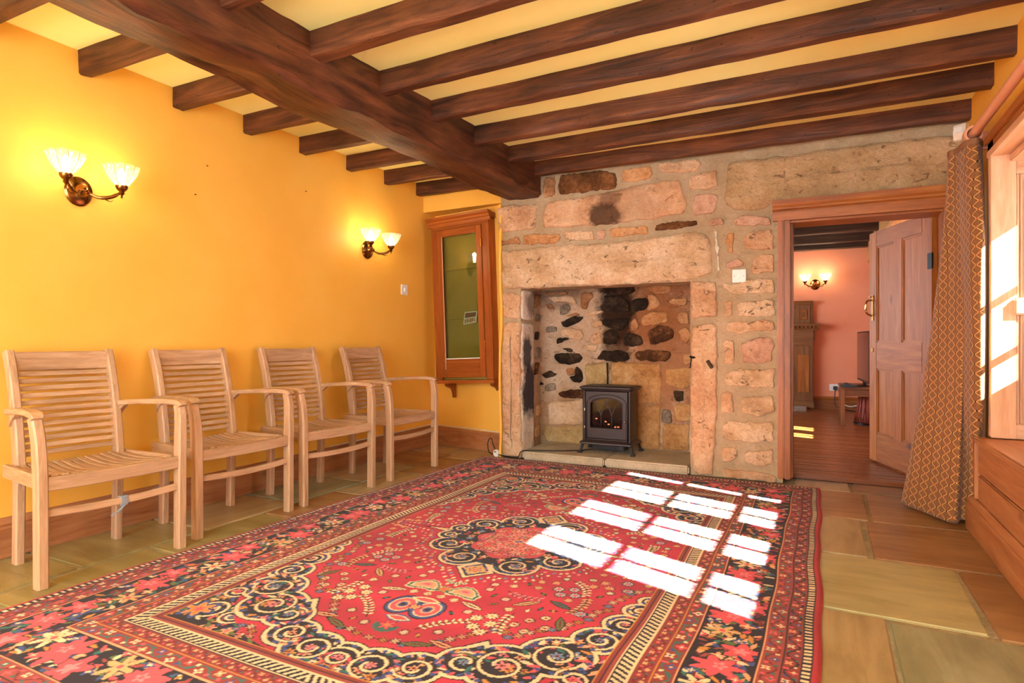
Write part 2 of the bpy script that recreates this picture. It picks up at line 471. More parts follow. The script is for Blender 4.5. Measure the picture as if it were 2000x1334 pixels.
RECESS_STONES = [
    ([(-2.191,1.383),(-2,1.39),(-1.968,1.362),(-2.184,1.366)], 'br'),
    ([(-2.184,1.277),(-2.132,1.286),(-2.095,1.227),(-2.161,1.242)], 'br'),
    ([(-2.051,1.253),(-2.015,1.286),(-1.957,1.271),(-1.953,1.224),(-1.978,1.191),(-2.051,1.182)], 'gy'),
    ([(-1.85,1.368),(-1.745,1.377),(-1.738,1.331),(-1.78,1.293),(-1.801,1.227),(-1.85,1.238),(-1.857,1.315)], 'br'),
    ([(-2.044,1.124),(-1.928,1.163),(-1.829,1.168),(-1.871,1.115),(-1.957,1.083),(-2.015,1.08)], 'bk'),
    ([(-2.184,1.085),(-2.08,1.084),(-2.076,1.036),(-2.18,1.03)], 'gy'),
    ([(-2.051,1.057),(-1.957,1.073),(-1.843,1.048),(-1.822,0.995),(-1.857,0.961),(-1.95,0.988),(-2.044,0.999)], 'pl'),
    ([(-2.073,0.982),(-1.978,0.989),(-1.957,0.972),(-2.036,0.948),(-2.08,0.921)], 'bk'),
    ([(-2.022,0.894),(-1.957,0.894),(-1.928,0.861),(-1.978,0.857)], 'bk'),
    ([(-2.106,0.832),(-2.029,0.847),(-1.871,0.848),(-1.836,0.808),(-1.871,0.768),(-1.964,0.746),(-2.051,0.758),(-2.095,0.792)], 'bk'),
    ([(-2.228,0.659),(-2.154,0.688),(-2.073,0.663),(-2.117,0.638),(-2.191,0.622)], 'bk'),
    ([(-1.9,0.741),(-1.85,0.702),(-1.836,0.629),(-1.871,0.588),(-1.935,0.592),(-1.964,0.645),(-1.907,0.654)], 'bk'),
    ([(-1.773,0.995),(-1.731,1.041),(-1.676,1.034),(-1.663,0.935),(-1.731,0.925),(-1.766,0.948)], 'tn'),
    ([(-1.766,1.114),(-1.697,1.132),(-1.656,1.119),(-1.663,1.079),(-1.759,1.074)], 'tn'),
    ([(-1.836,1.181),(-1.745,1.212),(-1.656,1.217),(-1.656,1.191),(-1.752,1.173),(-1.822,1.161)], 'pl'),
    ([(-1.658,1.417),(-1.384,1.421),(-1.378,1.371),(-1.417,1.346),(-1.549,1.344),(-1.651,1.351)], 'bk'),
    ([(-1.319,1.407),(-1.211,1.415),(-1.08,1.406),(-1.086,1.347),(-1.148,1.337),(-1.217,1.355),(-1.281,1.377)], 'or'),
    ([(-1.423,1.276),(-1.365,1.313),(-1.281,1.304),(-1.262,1.265),(-1.3,1.209),(-1.404,1.195)], 'bk'),
    ([(-1.271,1.329),(-1.236,1.346),(-1.192,1.313),(-1.158,1.249),(-1.211,1.213),(-1.281,1.202),(-1.252,1.265)], 'or'),
    ([(-1.644,1.335),(-1.509,1.337),(-1.43,1.282),(-1.417,1.195),(-1.516,1.198),(-1.644,1.204)], 'bk'),
    ([(-1.105,1.286),(-1.012,1.308),(-0.952,1.299),(-0.952,1.238),(-1.025,1.246),(-1.098,1.264)], 'or'),
    ([(-1.332,1.146),(-1.255,1.189),(-1.198,1.197),(-1.111,1.186),(-1.105,1.111),(-1.186,1.093),(-1.307,1.072),(-1.332,1.108)], 'or'),
    ([(-1.41,1.128),(-1.371,1.153),(-1.345,1.101),(-1.348,1.034),(-1.41,1.044)], 'br'),
    ([(-1.037,1.184),(-0.946,1.188),(-0.94,1.09),(-1.019,1.097),(-1.034,1.141)], 'or'),
    ([(-1.664,1.138),(-1.483,1.142),(-1.427,1.141),(-1.456,1.071),(-1.496,1.045),(-1.603,1.066),(-1.664,1.099)], 'bk'),
    ([(-1.651,1.02),(-1.617,1.053),(-1.529,1.052),(-1.523,0.994),(-1.539,0.925),(-1.661,0.929)], 'bk'),
    ([(-1.469,1.013),(-1.423,1.016),(-1.326,1.002),(-1.307,0.929),(-1.339,0.916),(-1.417,0.903),(-1.479,0.922)], 'bk'),
    ([(-1.268,1.043),(-1.173,1.08),(-1.086,1.067),(-1.055,1.029),(-1.068,0.979),(-1.13,0.948),(-1.249,0.92),(-1.265,0.98)], 'sb'),
    ([(-1.719,0.797),(-1.664,0.869),(-1.509,0.877),(-1.443,0.852),(-1.417,0.794),(-1.536,0.78)], 'bk'),
    ([(-1.371,0.859),(-1.275,0.885),(-1.211,0.879),(-1.086,0.867),(-1.086,0.817),(-1.13,0.785),(-1.262,0.787),(-1.371,0.801)], 'sb'),
    ([(-1.816,0.759),(-1.604,0.773),(-1.604,0.58),(-1.816,0.573)], 'yl'),
    ([(-1.585,0.774),(-1.161,0.77),(-1.161,0.437),(-1.585,0.418)], 'yo'),
    ([(-1.816,0.56),(-1.599,0.567),(-1.599,0.071),(-1.816,0.055)], 'yl'),
    ([(-1.578,0.405),(-1.169,0.424),(-1.174,0.065),(-1.578,0.046)], 'yo'),
    ([(-1.146,0.275),(-0.941,0.287),(-0.941,0.076),(-1.154,0.067)], 'yo'),
    ([(-2.077,0.497),(-1.947,0.535),(-1.833,0.535),(-1.826,0.46),(-2.048,0.457)], 'sb'),
    ([(-2.166,0.418),(-1.833,0.446),(-1.83,0.24),(-2.151,0.207)], 'pl'),
    ([(-2.211,0.19),(-1.833,0.22),(-1.827,0.054),(-2.196,0.06)], 'yl'),
    ([(-1.063,0.554),(-0.984,0.55),(-0.984,0.476),(-1.045,0.467)], 'bk'),
    ([(-1.156,0.393),(-1.082,0.397),(-1.075,0.285),(-1.156,0.287)], 'gy'),
    ([(-2.256,0.587),(-2.211,0.591),(-2.203,0.561),(-2.244,0.56)], 'bk'),
    ([(-1.03,1.04),(-0.95,1.06),(-0.9,0.98),(-0.97,0.93)], 'or'),
    ([(-0.99,0.85),(-0.9,0.86),(-0.9,0.78),(-0.98,0.76)], 'or'),
    ([(-2.17,1.345),(-1.92,1.35),(-1.89,1.27),(-2.0,1.30),(-2.1,1.295)], 'pl'),
    ([(-1.80,0.93),(-1.70,0.92),(-1.72,0.86),(-1.8,0.87)], 'pl'),
    ([(-2.2,0.56),(-2.1,0.58),(-2.09,0.52),(-2.19,0.51)], 'gy'),
    ([(-1.12,0.73),(-0.92,0.74),(-0.92,0.60),(-1.0,0.57),(-1.12,0.60)], 'yo'),
    ([(-1.06,0.44),(-0.92,0.45),(-0.92,0.31),(-1.05,0.30)], 'yo'),
    ([(-1.99,0.71),(-1.90,0.72),(-1.91,0.66),(-1.98,0.65)], 'br'),
    ([(-2.00,1.17),(-1.90,1.20),(-1.86,1.18),(-1.93,1.17)], 'br'),
]

# ------------------------------------------------------------------ materials of the setting
def make_wall_paint(name, a, b, rough=0.55, bump=0.12):
    M = Mat(name, rough, 0, 0.3)
    v = M.noise(M.co(), 2.2, 4)
    M.color(M.ramp(v, [(0.35, lin(a)), (0.65, lin(b))]))
    M.bump(M.noise(M.co(), 26, 4), bump, 0.006)
    return M.m
YELLOW = make_wall_paint('yellow_paint', '#efb246', '#f2b950')
CREAM = make_wall_paint('cream_ceiling_paint', '#f2ec96', '#f4f0a0', 0.8, 0.08)
SALMON = make_wall_paint('salmon_paint', '#e4926c', '#e89a76', 0.6, 0.08)
MORTAR = stone_mat('lime_mortar', '#a08868', '#ae9676', '#baa486', 0.08, 0.5)
RECESS_MORTAR = stone_mat('sooted_plaster', '#bc9a78', '#d1b192', '#e2c8ac', 0.4, 1.0, soot=[
    ((-1.05, 5.0, 0.95), (1.9, 1.0, 1.3), 0.75, '#a8683a'),
    ((-1.30, 5.0, 1.16), (2.6, 1.0, 2.8), 0.60, '#9a5c2c'),
    ((-1.54, 5.0, 1.28), (5.0, 1.0, 2.3), 0.95, '#24150d'),
    ((-1.54, 5.0, 0.90), (6.0, 1.0, 4.0), 0.8, '#4a2a18'),
    ((-2.06, 5.0, 1.36), (4.0, 1.0, 7.0), 0.5, '#6a4a34'),
    ((-1.98, 5.0, 0.24), (3.0, 1.0, 3.6), 0.40, '#a87840'),
])
RECESS_WHITE = stone_mat('whitewashed_sooty_stone', '#c9b49c', '#dccbb6', '#ebe0d0', 0.25, 0.6, soot=[
    ((-2.17, 4.66, 0.55), (1.0, 5.2, 3.7), 0.95, '#2b2630'),
    ((-2.17, 4.60, 0.86), (1.0, 9.0, 5.5), 0.9, '#302a33'),
    ((-2.17, 4.72, 1.27), (1.0, 6.0, 7.0), 0.7, '#5a4a40'),
])
STONE = {
    'tn': stone_mat('tan_sandstone', '#c28e66', '#dcb088', '#eecea8', 0.5, 1.0),
    'lt': stone_mat('pale_sandstone', '#c09a72', '#deba92', '#f0d8b8', 0.7, 1.0),
    'lt2': stone_mat('buff_gritstone', '#b08c62', '#c6a478', '#d8b890', 0.35, 1.0),
    'pk': stone_mat('pinkish_sandstone', '#a97e64', '#c79c80', '#dcb89c', 0.5),
    'or': stone_mat('orange_sandstone', '#9a6238', '#c08a5a', '#d8a878', 0.5),
    'br': stone_mat('brown_sandstone', '#7c5030', '#a8764e', '#c4946a', 0.5),
    'dk': stone_mat('dark_brown_stone', '#40240f', '#6a4224', '#946238', 0.4),
    'wh': stone_mat('chalky_plaster', '#c0a888', '#e0d0b8', '#efe6d4', 0.5),
    'st': stone_mat('sandstone_with_soot', '#c08e66', '#d8aa82', '#e6c09a', 0.4, 0.8, soot=[
        ((-1.47, 4.48, 1.905), (6.0, 1.0, 9.0), 0.85, '#2e1c12'),
        ((-1.42, 4.48, 2.03), (9.0, 1.0, 13.0), 0.6, '#4a2e1e'),
        ((-1.30, 4.48, 1.95), (3.0, 1.0, 4.4), 0.3, '#7a5236')]),
    'gy': stone_mat('grey_sooty_stone', '#4c4038', '#8c7a68', '#b8a692', 0.6),
    'bk': stone_mat('black_sooted_stone', '#1a130f', '#2e2219', '#5c4430', 0.3),
    'sb': stone_mat('sooted_brown_stone', '#301c10', '#583620', '#96643c', 0.3),
    'pl': stone_mat('pale_rubble_stone', '#bc9068', '#d8b48e', '#ead0b0', 0.3),
    'yl': stone_mat('yellowish_stone', '#98784a', '#b89866', '#ceb080', 0.25),
    'yo': stone_mat('ochre_stone', '#a07040', '#c89660', '#deb482', 0.3),
}
PINE = {ax: wood('pine_' + 'xyz'[ax], '#8a5030', '#aa6e44', '#be875a', ax, 0.8, 0.42, 0.1, knots=True) for ax in range(3)}
DARKPINE = {ax: wood('stained_pine_' + 'xyz'[ax], '#7c4216', '#9c5a24', '#b47234', ax, 0.9, 0.4, 0.1) for ax in range(3)}
PALEPINE = {ax: wood('pale_pine_' + 'xyz'[ax], '#b88660', '#cfa07a', '#dfb694', ax, 0.8, 0.5, 0.1, knots=True) for ax in range(3)}

def oak(name, axis):
    M = Mat(name, 0.5, 0, 0.35)
    s = [9.0] * 3; s[axis] = 0.9
    v = M.co(tuple(s))
    g = M.noise(v, 2.0, 6, 0.62, 1.0)
    patch = M.noise(M.co((1.6, 1.6, 1.6)), 1.5, 3)
    col = M.ramp(M.math('ADD', M.math('MULTIPLY', g, 0.65), M.math('MULTIPLY', patch, 0.35)),
                 [(0.34, lin('#231008')), (0.47, lin('#4a2614')), (0.58, lin('#65381f')), (0.70, lin('#84502f'))])
    worm = M.noise(M.co(tuple(22.0 if i != axis else 14.0 for i in range(3))), 2.2, 2)
    wm = M.rgb01(M.ramp(worm, [(0.27, W1), (0.31, K1)]))
    M.color(M.mix(M.math('MULTIPLY', wm, 0.7), col, lin('#1c0d08')))
    M.bump(M.math('SUBTRACT', g, M.math('MULTIPLY', wm, 0.5)), 0.45, 0.012)
    return M.m
OAK_X, OAK_Y = oak('old_oak_across', 0), oak('old_oak_along', 1)

def flag_mat(name, a, b, c2, ax):
    M = Mat(name, 0.34, 0, 0.45)
    s = [7.0, 7.0, 7.0]; s[ax] = 1.2
    g = M.noise(M.co(tuple(s)), 1.6, 6, 0.62, 0.7)
    p = M.noise(M.co(), 2.1, 4)
    fine = M.noise(M.co(), 60, 3)
    col = M.ramp(M.math('ADD', M.math('MULTIPLY', g, 0.6), M.math('MULTIPLY', p, 0.4)), [(0.33, lin(a)), (0.5, lin(b)), (0.67, lin(c2))])
    M.color(col)
    M.bump(M.math('ADD', g, M.math('MULTIPLY', fine, 0.3)), 0.3, 0.008)
    return M.m
FLAGS = {
    'olive': flag_mat('olive_flagstone', '#76683c', '#948452', '#aa9a68', 0),
    'tan': flag_mat('tan_flagstone', '#86704a', '#a89066', '#bca67c', 1),
    'rust': flag_mat('rusty_flagstone', '#74502e', '#987048', '#b08a5e', 0),
    'grey': flag_mat('grey_green_flagstone', '#747050', '#8e8a68', '#a6a282', 1),
    'gold': flag_mat('golden_banded_flagstone', '#8c7c4c', '#aca070', '#c0b07c', 0),
}
GROUT = stone_mat('grey_floor_grout', '#8e8266', '#a39678', '#b2a68a', 0.1, 0.3)

# ------------------------------------------------------------------ floor
XL, XR, YS, YN, HC = -3.21, 0.785, 4.5, -1.6, 2.36      # left wall, upper right wall, stone wall, wall behind, ceiling
fl = MB().box2((XL - 0.1, YN - 0.1, -0.12), (1.15, 5.06, -0.008)).build('floor', GROUT)
tag(fl, 'grey grout bed of the flagstone floor under rug and chairs', 'floor', kind='structure')
def flag(x0, x1, y0, y1, tone, z=0.0, seed=0):
    g = 0.008
    rnd = random.Random(seed + int(x0 * 977) + int(y0 * 613))
    def j(): return rnd.uniform(-0.006, 0.006)
    poly = [(x0 + g + j(), y0 + g + j()), (x1 - g + j(), y0 + g + j()), (x1 - g + j(), y1 - g + j()), (x0 + g + j(), y1 - g + j())]
    zz = z + rnd.uniform(-0.0015, 0.0005)
    mb = MB(); mb.prism(poly, -0.03, zz)
    return mb.build('flagstone', FLAGS[tone], fl, bevel=0.006)
for a in [
    (-3.21, -2.77, -0.4, 0.25, 'tan'), (-3.21, -2.77, 0.25, 0.9, 'olive'), (-3.21, -2.77, 0.9, 1.5, 'olive'), (-3.21, -2.77, 1.5, 2.075, 'olive'), (-3.21, -2.77, 2.075, 2.67, 'tan'), (-3.21, -2.77, 2.67, 3.27, 'grey'),
    (-3.21, -2.77, 3.27, 3.86, 'tan'), (-3.21, -2.77, 3.86, 4.42, 'rust'), (-3.21, -2.77, 4.42, 4.95, 'tan'),
    (-2.77, -2.32, -0.2, 0.5, 'olive'), (-2.77, -2.32, 0.5, 1.15, 'tan'), (-2.77, -2.32, 1.15, 1.78, 'olive'), (-2.77, -2.32, 1.78, 2.42, 'olive'), (-2.77, -2.32, 2.42, 2.98, 'rust'), (-2.77, -2.32, 2.98, 3.64, 'tan'),
    (-2.77, -2.32, 3.64, 4.25, 'rust'), (-2.77, -2.32, 4.25, 4.8, 'tan'),
    (-0.42, 0.198, 3.11, 3.757, 'tan'), (0.198, 0.70, 3.11, 3.757, 'rust'), (-0.42, 0.50, 2.465, 3.11, 'gold'), (0.50, 0.70, 2.44, 3.11, 'rust'),
    (-0.42, 0.205, 1.75, 2.465, 'tan'), (0.205, 0.70, 1.75, 2.44, 'grey'), (-0.42, 0.30, 1.05, 1.75, 'gold'), (0.30, 0.70, 1.05, 1.75, 'olive'), (-0.42, 0.2, 0.4, 1.05, 'grey'), (0.2, 0.7, 0.4, 1.05, 'tan'),
    (-0.5, 0.24, 3.757, 4.42, 'rust'), (0.24, 0.70, 3.757, 4.42, 'rust'),
    (-0.16, 0.18, 4.42, 4.70, 'tan'), (0.18, 0.66, 4.42, 4.70, 'rust'),
]:
    flag(*a)

# ------------------------------------------------------------------ ceiling, yellow walls
ce = MB().box2((XL - 0.1, YN - 0.1, HC), (1.3, 5.1, HC + 0.1)).build('ceiling', CREAM)
tag(ce, 'cream painted ceiling showing between the dark joists', 'ceiling', kind='structure')
wl = MB().box2((XL - 0.12, YN, 0), (XL, 5.0, HC)).build('wall_left', YELLOW)
tag(wl, 'bright yellow painted wall behind the row of teak chairs', 'wall', kind='structure')
# wall behind the viewpoint with a wide window added to let in daylight
mb = MB()
mb.box2((XL, YN - 0.15, 0), (-2.7, YN, HC)); mb.box2((0.3, YN - 0.15, 0), (1.2, YN, HC))
mb.box2((-2.7, YN - 0.15, 0), (0.3, YN, 0.25)); mb.box2((-2.7, YN - 0.15, 2.2), (0.3, YN, HC))
tag(mb.build('wall_front', YELLOW), 'yellow wall behind the viewpoint with an added wide window', 'wall', kind='structure')
WHITE = plain('white_paint', '#e8e4da', 0.4)
w2 = thing('window_added_2', 'added wide white framed window letting in daylight behind the viewpoint', 'window', (-1.2, YN - 0.08, 0.25), kind='structure')
for x in (-1.47, -0.74, 0, 0.74, 1.47):
    MB().box((x, 0, 0.975), (0.06, 0.06, 1.95)).build('mullion', WHITE, w2)
for z in (0.03, 1.35, 1.92):
    MB().box((0, 0, z), (2.94, 0.05, 0.06)).build('transom', WHITE, w2)

# alcove to the left of the chimney breast
A0, A1 = Vector((XL, 4.80, 0)), Vector((-2.34, 4.62, 0))
mb = MB(); mb.prism([(A0.x, A0.y), (A1.x, A1.y), (A1.x, 5.0), (A0.x - 0.1, 5.0)], 0, HC)
tag(mb.build('wall_alcove', YELLOW), 'short yellow wall of the alcove behind the glazed cabinet', 'wall', kind='structure')
mb = MB(); mb.prism([(XL, 4.61), (-2.36, 4.57), (-2.36, 4.75), (XL, 4.85)], 2.115, HC)
tag(mb.build('wall_bulkhead', YELLOW), 'yellow boxed bulkhead above the glazed cabinet in the alcove', 'wall', kind='structure')

# ------------------------------------------------------------------ stone wall with fireplace recess
mb = MB()
mb.prism([(-2.345, 4.5), (-2.178, 4.5), (-2.178, 4.755), (-2.345, 4.755)], 0, 1.38)
mb.box2((-2.36, 4.5, 1.38), (-0.83, 4.75, HC)); mb.box2((-0.83, 4.5, 0), (-0.225, 4.75, HC))
mb.box2((-0.225, 4.5, 1.80), (XR, 4.70, HC)); mb.box2((0.70, 4.5, 0), (XR, 4.70, 1.80))
wb = mb.build('wall_back', MORTAR)
tag(wb, 'rough sandstone and lime mortar wall around fireplace and doorway', 'wall', kind='structure')
for i, (size, poly, tone) in enumerate(FRONT_STONES):
    proud = {'s': 0.018, 'L': 0.024, 'X': 0.028}[size]
    step = {'s': 0.018, 'L': 0.024, 'X': 0.03}[size]
    poly = [(min(a, 0.78), max(b, 0.004)) for a, b in poly]
    stone_mesh('stone', poly, lambda a, b, d: (a, YS - d, b), proud, i * 3.7, STONE[tone], wb, 0.013, step, 0.5)
# yellow paint lapping round the edge of the left pier
YELLOW_EDGE = YELLOW
mb = MB()
rings = []
for k in range(40):
    z = 2.08 * k / 39
    x = -2.352 + 0.006 * N3(0.3, 0.7, z, 6) + 0.014 * N3(0.9, 0.1, z, 2.1)
    rings.append([(x - 0.012, 4.475, z), (x + 0.006, 4.475, z), (x + 0.008, 4.52, z), (x + 0.004, 4.75, z), (x - 0.012, 4.75, z)])
mb.rings(rings)
tag(mb.build('trim_1', YELLOW, smooth='auto'), 'wavy yellow painted edge beside the left fireplace pier', 'trim', kind='structure')

mb = MB()
mb.box2((-2.4, 5.04, 0), (-0.7, 5.2, 1.75))
mb.prism([(-2.185, 4.755), (-2.25, 5.06), (-2.42, 5.06), (-2.42, 4.755)], 0, 1.75)
mb.box2((-0.83, 4.75, 0), (-0.68, 5.06, 1.75)); mb.box2((-2.4, 4.75, 1.62), (-0.7, 5.2, 1.75))
wf = mb.build('wall_fireplace', RECESS_MORTAR)
tag(wf, 'soot stained rubble lining of the fireplace recess behind the stove', 'wall', kind='structure')
for i, (poly, tone) in enumerate(RECESS_STONES):
    stone_mesh('stone', poly, lambda a, b, d: (a, 5.04 - d, b), 0.02 if tone in ('yl', 'yo') else 0.026, 200 + i * 2.3, STONE[tone], wf, 0.01, 0.022, 0.5)
# inner face of the left pier and the rubble beyond it
def side_place(a, b, d): return (-2.178 + d, a, b)
stone_mesh('stone', [(4.505, 0.01), (4.74, 0.01), (4.745, 0.55), (4.74, 1.10), (4.505, 1.10), (4.50, 0.6)], side_place, 0.012, 91.0, RECESS_WHITE, wf, 0.004, 0.05)
stone_mesh('stone', [(4.505, 1.13), (4.745, 1.13), (4.745, 1.37), (4.505, 1.37)], side_place, 0.012, 92.0, RECESS_WHITE, wf, 0.004, 0.05)
def splay_place(a, b, d):
    t = (a - 4.755) / 0.305
    return (-2.185 - 0.065 * t + d, a, b)
for i, (y0, y1, z0, z1, tone) in enumerate([(4.80, 4.93, 0.96, 1.04, 'bk'), (4.82, 4.98, 0.80, 0.90, 'gy'), (4.79, 4.92, 0.66, 0.77, 'sb'), (4.84, 4.98, 1.12, 1.19, 'gy'), (4.80, 4.97, 1.24, 1.36, 'br'), (4.86, 4.97, 0.30, 0.40, 'pl'), (4.80, 4.95, 0.12, 0.22, 'pl')]):
    stone_mesh('stone', [(y0, z0), (y1, z0 + 0.01), (y1 + 0.01, z1), (y0 + 0.02, z1 - 0.01)], splay_place, 0.018, 120 + i, STONE[tone], wf, 0.01, 0.03, 0.5)
# crack above the stove
CHAR = plain('black_soot', '#17110d', 0.9)
cr = MB().sweep([(-1.612, 5.012, 0.57), (-1.609, 5.01, 0.66), (-1.613, 5.01, 0.77)], [(0.012, 0.006), (0.009, 0.006), (0.013, 0.006)], up=(0, 1, 0)).build('crack', CHAR, wf)

# hearth of two slabs
HEARTH = stone_mat('buff_hearth_stone', '#a89a80', '#bcae94', '#ccbea4', 0.15, 0.4)
h = thing('hearth', 'low buff stone hearth of two slabs under the black stove', 'hearth', (-1.5, 4.7, 0))
def slab(x0, x1, nm, rx=0):
    poly = [(x0 + rx, 4.455), (x1, 4.455), (x1, 5.035), (x0, 5.035), (x0, 4.50)] if rx else [(x0, 4.455), (x1, 4.455), (x1, 5.035), (x0, 5.035)]
    mb = MB(); mb.prism([(a + 1.5, b - 4.7) for a, b in poly], 0.001, 0.066)
    return mb.build(nm, HEARTH, h, bevel=0.012)
slab(-2.165, -1.462, 'slab', 0.03); slab(-1.456, -0.832, 'slab')

# ------------------------------------------------------------------ beams
def rough_beam(name, p0, p1, w, hgt, mat, amp, seed, label, group=None, waney=0.0, seg=44):
    p0, p1 = Vector(p0), Vector(p1)
    d = (p1 - p0); L = d.length; t = d.normalized()
    s = Vector((t.y, -t.x, 0))
    rings = []
    sec = []
    k = 5
    c = 0.10 * min(w, hgt)
    for a, b in (((-w / 2 + c, -hgt), (w / 2 - c, -hgt)), ((w / 2, -hgt + c), (w / 2, 0)), ((w / 2, 0), (-w / 2, 0)), ((-w / 2, 0), (-w / 2, -hgt + c))):
        for i in range(k):
            f = i / (k - 1) if True else 0
            sec.append((a[0] + (b[0] - a[0]) * f, a[1] + (b[1] - a[1]) * f))
    for i in range(seg + 1):
        u = i / seg
        q = p0 + d * u
        ring = []
        for (x, z) in sec:
            dn = amp * (N3(seed, u * L * 3.1, x * 9 + z * 7) + 0.5 * N3(seed + 5, u * L * 9, x * 20 + z * 17))
            if z > -0.01:
                zz = z
            else:
                zz = z + dn * (1 if z < -hgt * 0.8 else 0.3)
            if waney:
                e = max(0.0, (-z / hgt) - 0.55) * (1 if x < 0 else 0.35)
                zz += waney * e * (0.7 + 0.9 * N3(seed + 9, u * L * 1.4, 0.2))
            xx = x + dn * 0.8 * (1 if x > 0 else -1)
            v = q + s * xx; v.z = q.z + zz
            ring.append(v)
        rings.append(ring)
    o = MB().rings(rings).build(name, mat, None, smooth='auto')
    return tag(o, label, 'beam', group)
rough_beam('main_beam', (-2.345, -1.5, HC), (-2.155, 4.49, HC), 0.325, 0.275, OAK_Y, 0.02, 4.2, 'massive dark oak main beam crossing the ceiling to the stone wall', None, 0.10, 110)
def beam_x(y): return -2.345 + (y + 1.5) / 5.99 * 0.19
ords = ['first', 'second', 'third', 'fourth', 'fifth', 'sixth', 'seventh', 'eighth', 'ninth']
JW = 0.066
for i, (ya, yb) in enumerate([(4.41, 4.415), (3.99, 3.90), (3.515, 3.485), (3.04, 2.955), (2.585, 2.50), (2.12, 2.04), (1.65, 1.58)]):
    lab = 'dark oak joist touching the stone wall, right of main beam' if i == 0 else 'dark oak joist, %s out from the stone wall, right of main beam' % ords[i]
    rough_beam('ceiling_joist', (beam_x(ya) + 0.155, ya, HC), (XR + 0.01, yb, HC), JW + (0.01 if i % 2 else 0), 0.108 + 0.006 * (i % 3), OAK_X, 0.008, 11.0 + i * 3, lab, 'joists right of the main beam')
for i, y in enumerate([4.53, 4.08, 3.63, 3.16, 2.70, 2.235, 1.75, 1.28]):
    lab = 'short dark joist tight above the cabinet alcove, left of main beam' if i == 0 else 'short dark joist, %s out from the cabinet alcove, left of main beam' % ords[i]
    rough_beam('ceiling_joist', (XL - 0.01, y, HC), (beam_x(y) - 0.155, y, HC), JW, 0.112, OAK_X, 0.006, 60.0 + i * 2, lab, 'short joists left of the main beam', seg=16)

# ------------------------------------------------------------------ right wall, window, panelling
mb = MB()
mb.box2((XR, YN, 1.86), (1.25, YS, HC))
mb.box2((XR, 3.69, 0), (1.25, 5.0, 1.86))
mb.box2((XR, YN, 0), (1.25, 1.45, 1.86))
mb.box2((XR, 1.45, 0), (1.25, 3.69, 0.44))
tag(mb.build('wall_right', YELLOW), 'yellow wall with the sunlit window, beside the patterned curtain', 'wall', kind='structure')
# outer window: stone mullions and four glazed lights
XG = 1.12
STONEFRAME = STONE['lt2']
w1 = thing('window_1', 'deep mullioned window with glazing bars letting in the sun', 'window', (XG, 2.6, 0.96), kind='structure')
lights = [(1.73, 2.07), (2.285, 2.625), (2.84, 3.18), (3.395, 3.68)]
Z0, Z1 = 0.958, 1.722
edges = [1.45] + [v for l in lights for v in l] + [3.69]
for i in range(0, len(edges) - 1, 2):
    if edges[i + 1] - edges[i] > 0.012:
        MB().box2((-0.02, edges[i] - 2.6, Z0 - 0.96), (0.02, edges[i + 1] - 2.6, Z1 - 0.96)).build('mullion', STONEFRAME, w1)
MB().box2((-0.02, 1.45 - 2.6, Z1 - 0.96), (0.02, 3.69 - 2.6, 1.86 - 0.96)).build('window_head', STONEFRAME, w1)
MB().box2((-0.02, 1.45 - 2.6, 0.44 - 0.96), (0.02, 3.69 - 2.6, Z0 - 0.96)).build('window_apron', STONEFRAME, w1)
def glass_mat(name, tint=(0.97, 0.99, 0.98), refl=0.06):
    m = bpy.data.materials.new(name); m.use_nodes = True
    t = m.node_tree; t.nodes.clear()
    o = t.nodes.new('ShaderNodeOutputMaterial'); mx = t.nodes.new('ShaderNodeMixShader')
    tr = t.nodes.new('ShaderNodeBsdfTransparent'); gl = t.nodes.new('ShaderNodeBsdfGlossy')
    fr = t.nodes.new('ShaderNodeFresnel'); fr.inputs[0].default_value = 1.5
    nz = t.nodes.new('ShaderNodeTexNoise'); nz.inputs['Scale'].default_value = 3.0
    rp = t.nodes.new('ShaderNodeMapRange'); rp.inputs[3].default_value = 0.92; rp.inputs[4].default_value = 1.0
    t.links.new(nz.outputs['Fac'], rp.inputs[0])
    cm = t.nodes.new('ShaderNodeMix'); cm.data_type = 'RGBA'; cm.blend_type = 'MULTIPLY'
    cm.inputs[0].default_value = 1.0; cm.inputs[6].default_value = (*tint, 1)
    t.links.new(rp.outputs[0], cm.inputs[7])
    t.links.new(cm.outputs[2], tr.inputs[0]); gl.inputs['Roughness'].default_value = 0.02
    t.links.new(fr.outputs[0], mx.inputs[0]); t.links.new(tr.outputs[0], mx.inputs[1]); t.links.new(gl.outputs[0], mx.inputs[2])
    t.links.new(mx.outputs[0], o.inputs[0])
    return m
GLASS = glass_mat('window_glass')
for (a, b) in lights:
    c = (a + b) / 2 if b - a > 0.3 else 3.565
    cols = [(a, c - 0.009), (c + 0.009, b)]
    MB().box2((-0.014, c - 0.009 - 2.6, 0), (0.014, c + 0.009 - 2.6, Z1 - 0.96)).build('glazing_bar', WHITE, w1)
    for z in (1.122, 1.405):
        MB().box2((-0.013, a - 2.6, z - 0.011 - 0.96), (0.013, b - 2.6, z + 0.011 - 0.96)).build('glazing_bar', WHITE, w1)
    for (p, q) in cols:
        for (r, s) in ((Z0, 1.111), (1.133, 1.394), (1.416, Z1)):
            MB().box2((-0.0015, p - 2.6, r - 0.96), (0.0015, q - 2.6, s - 0.96)).build('pane', GLASS, w1)

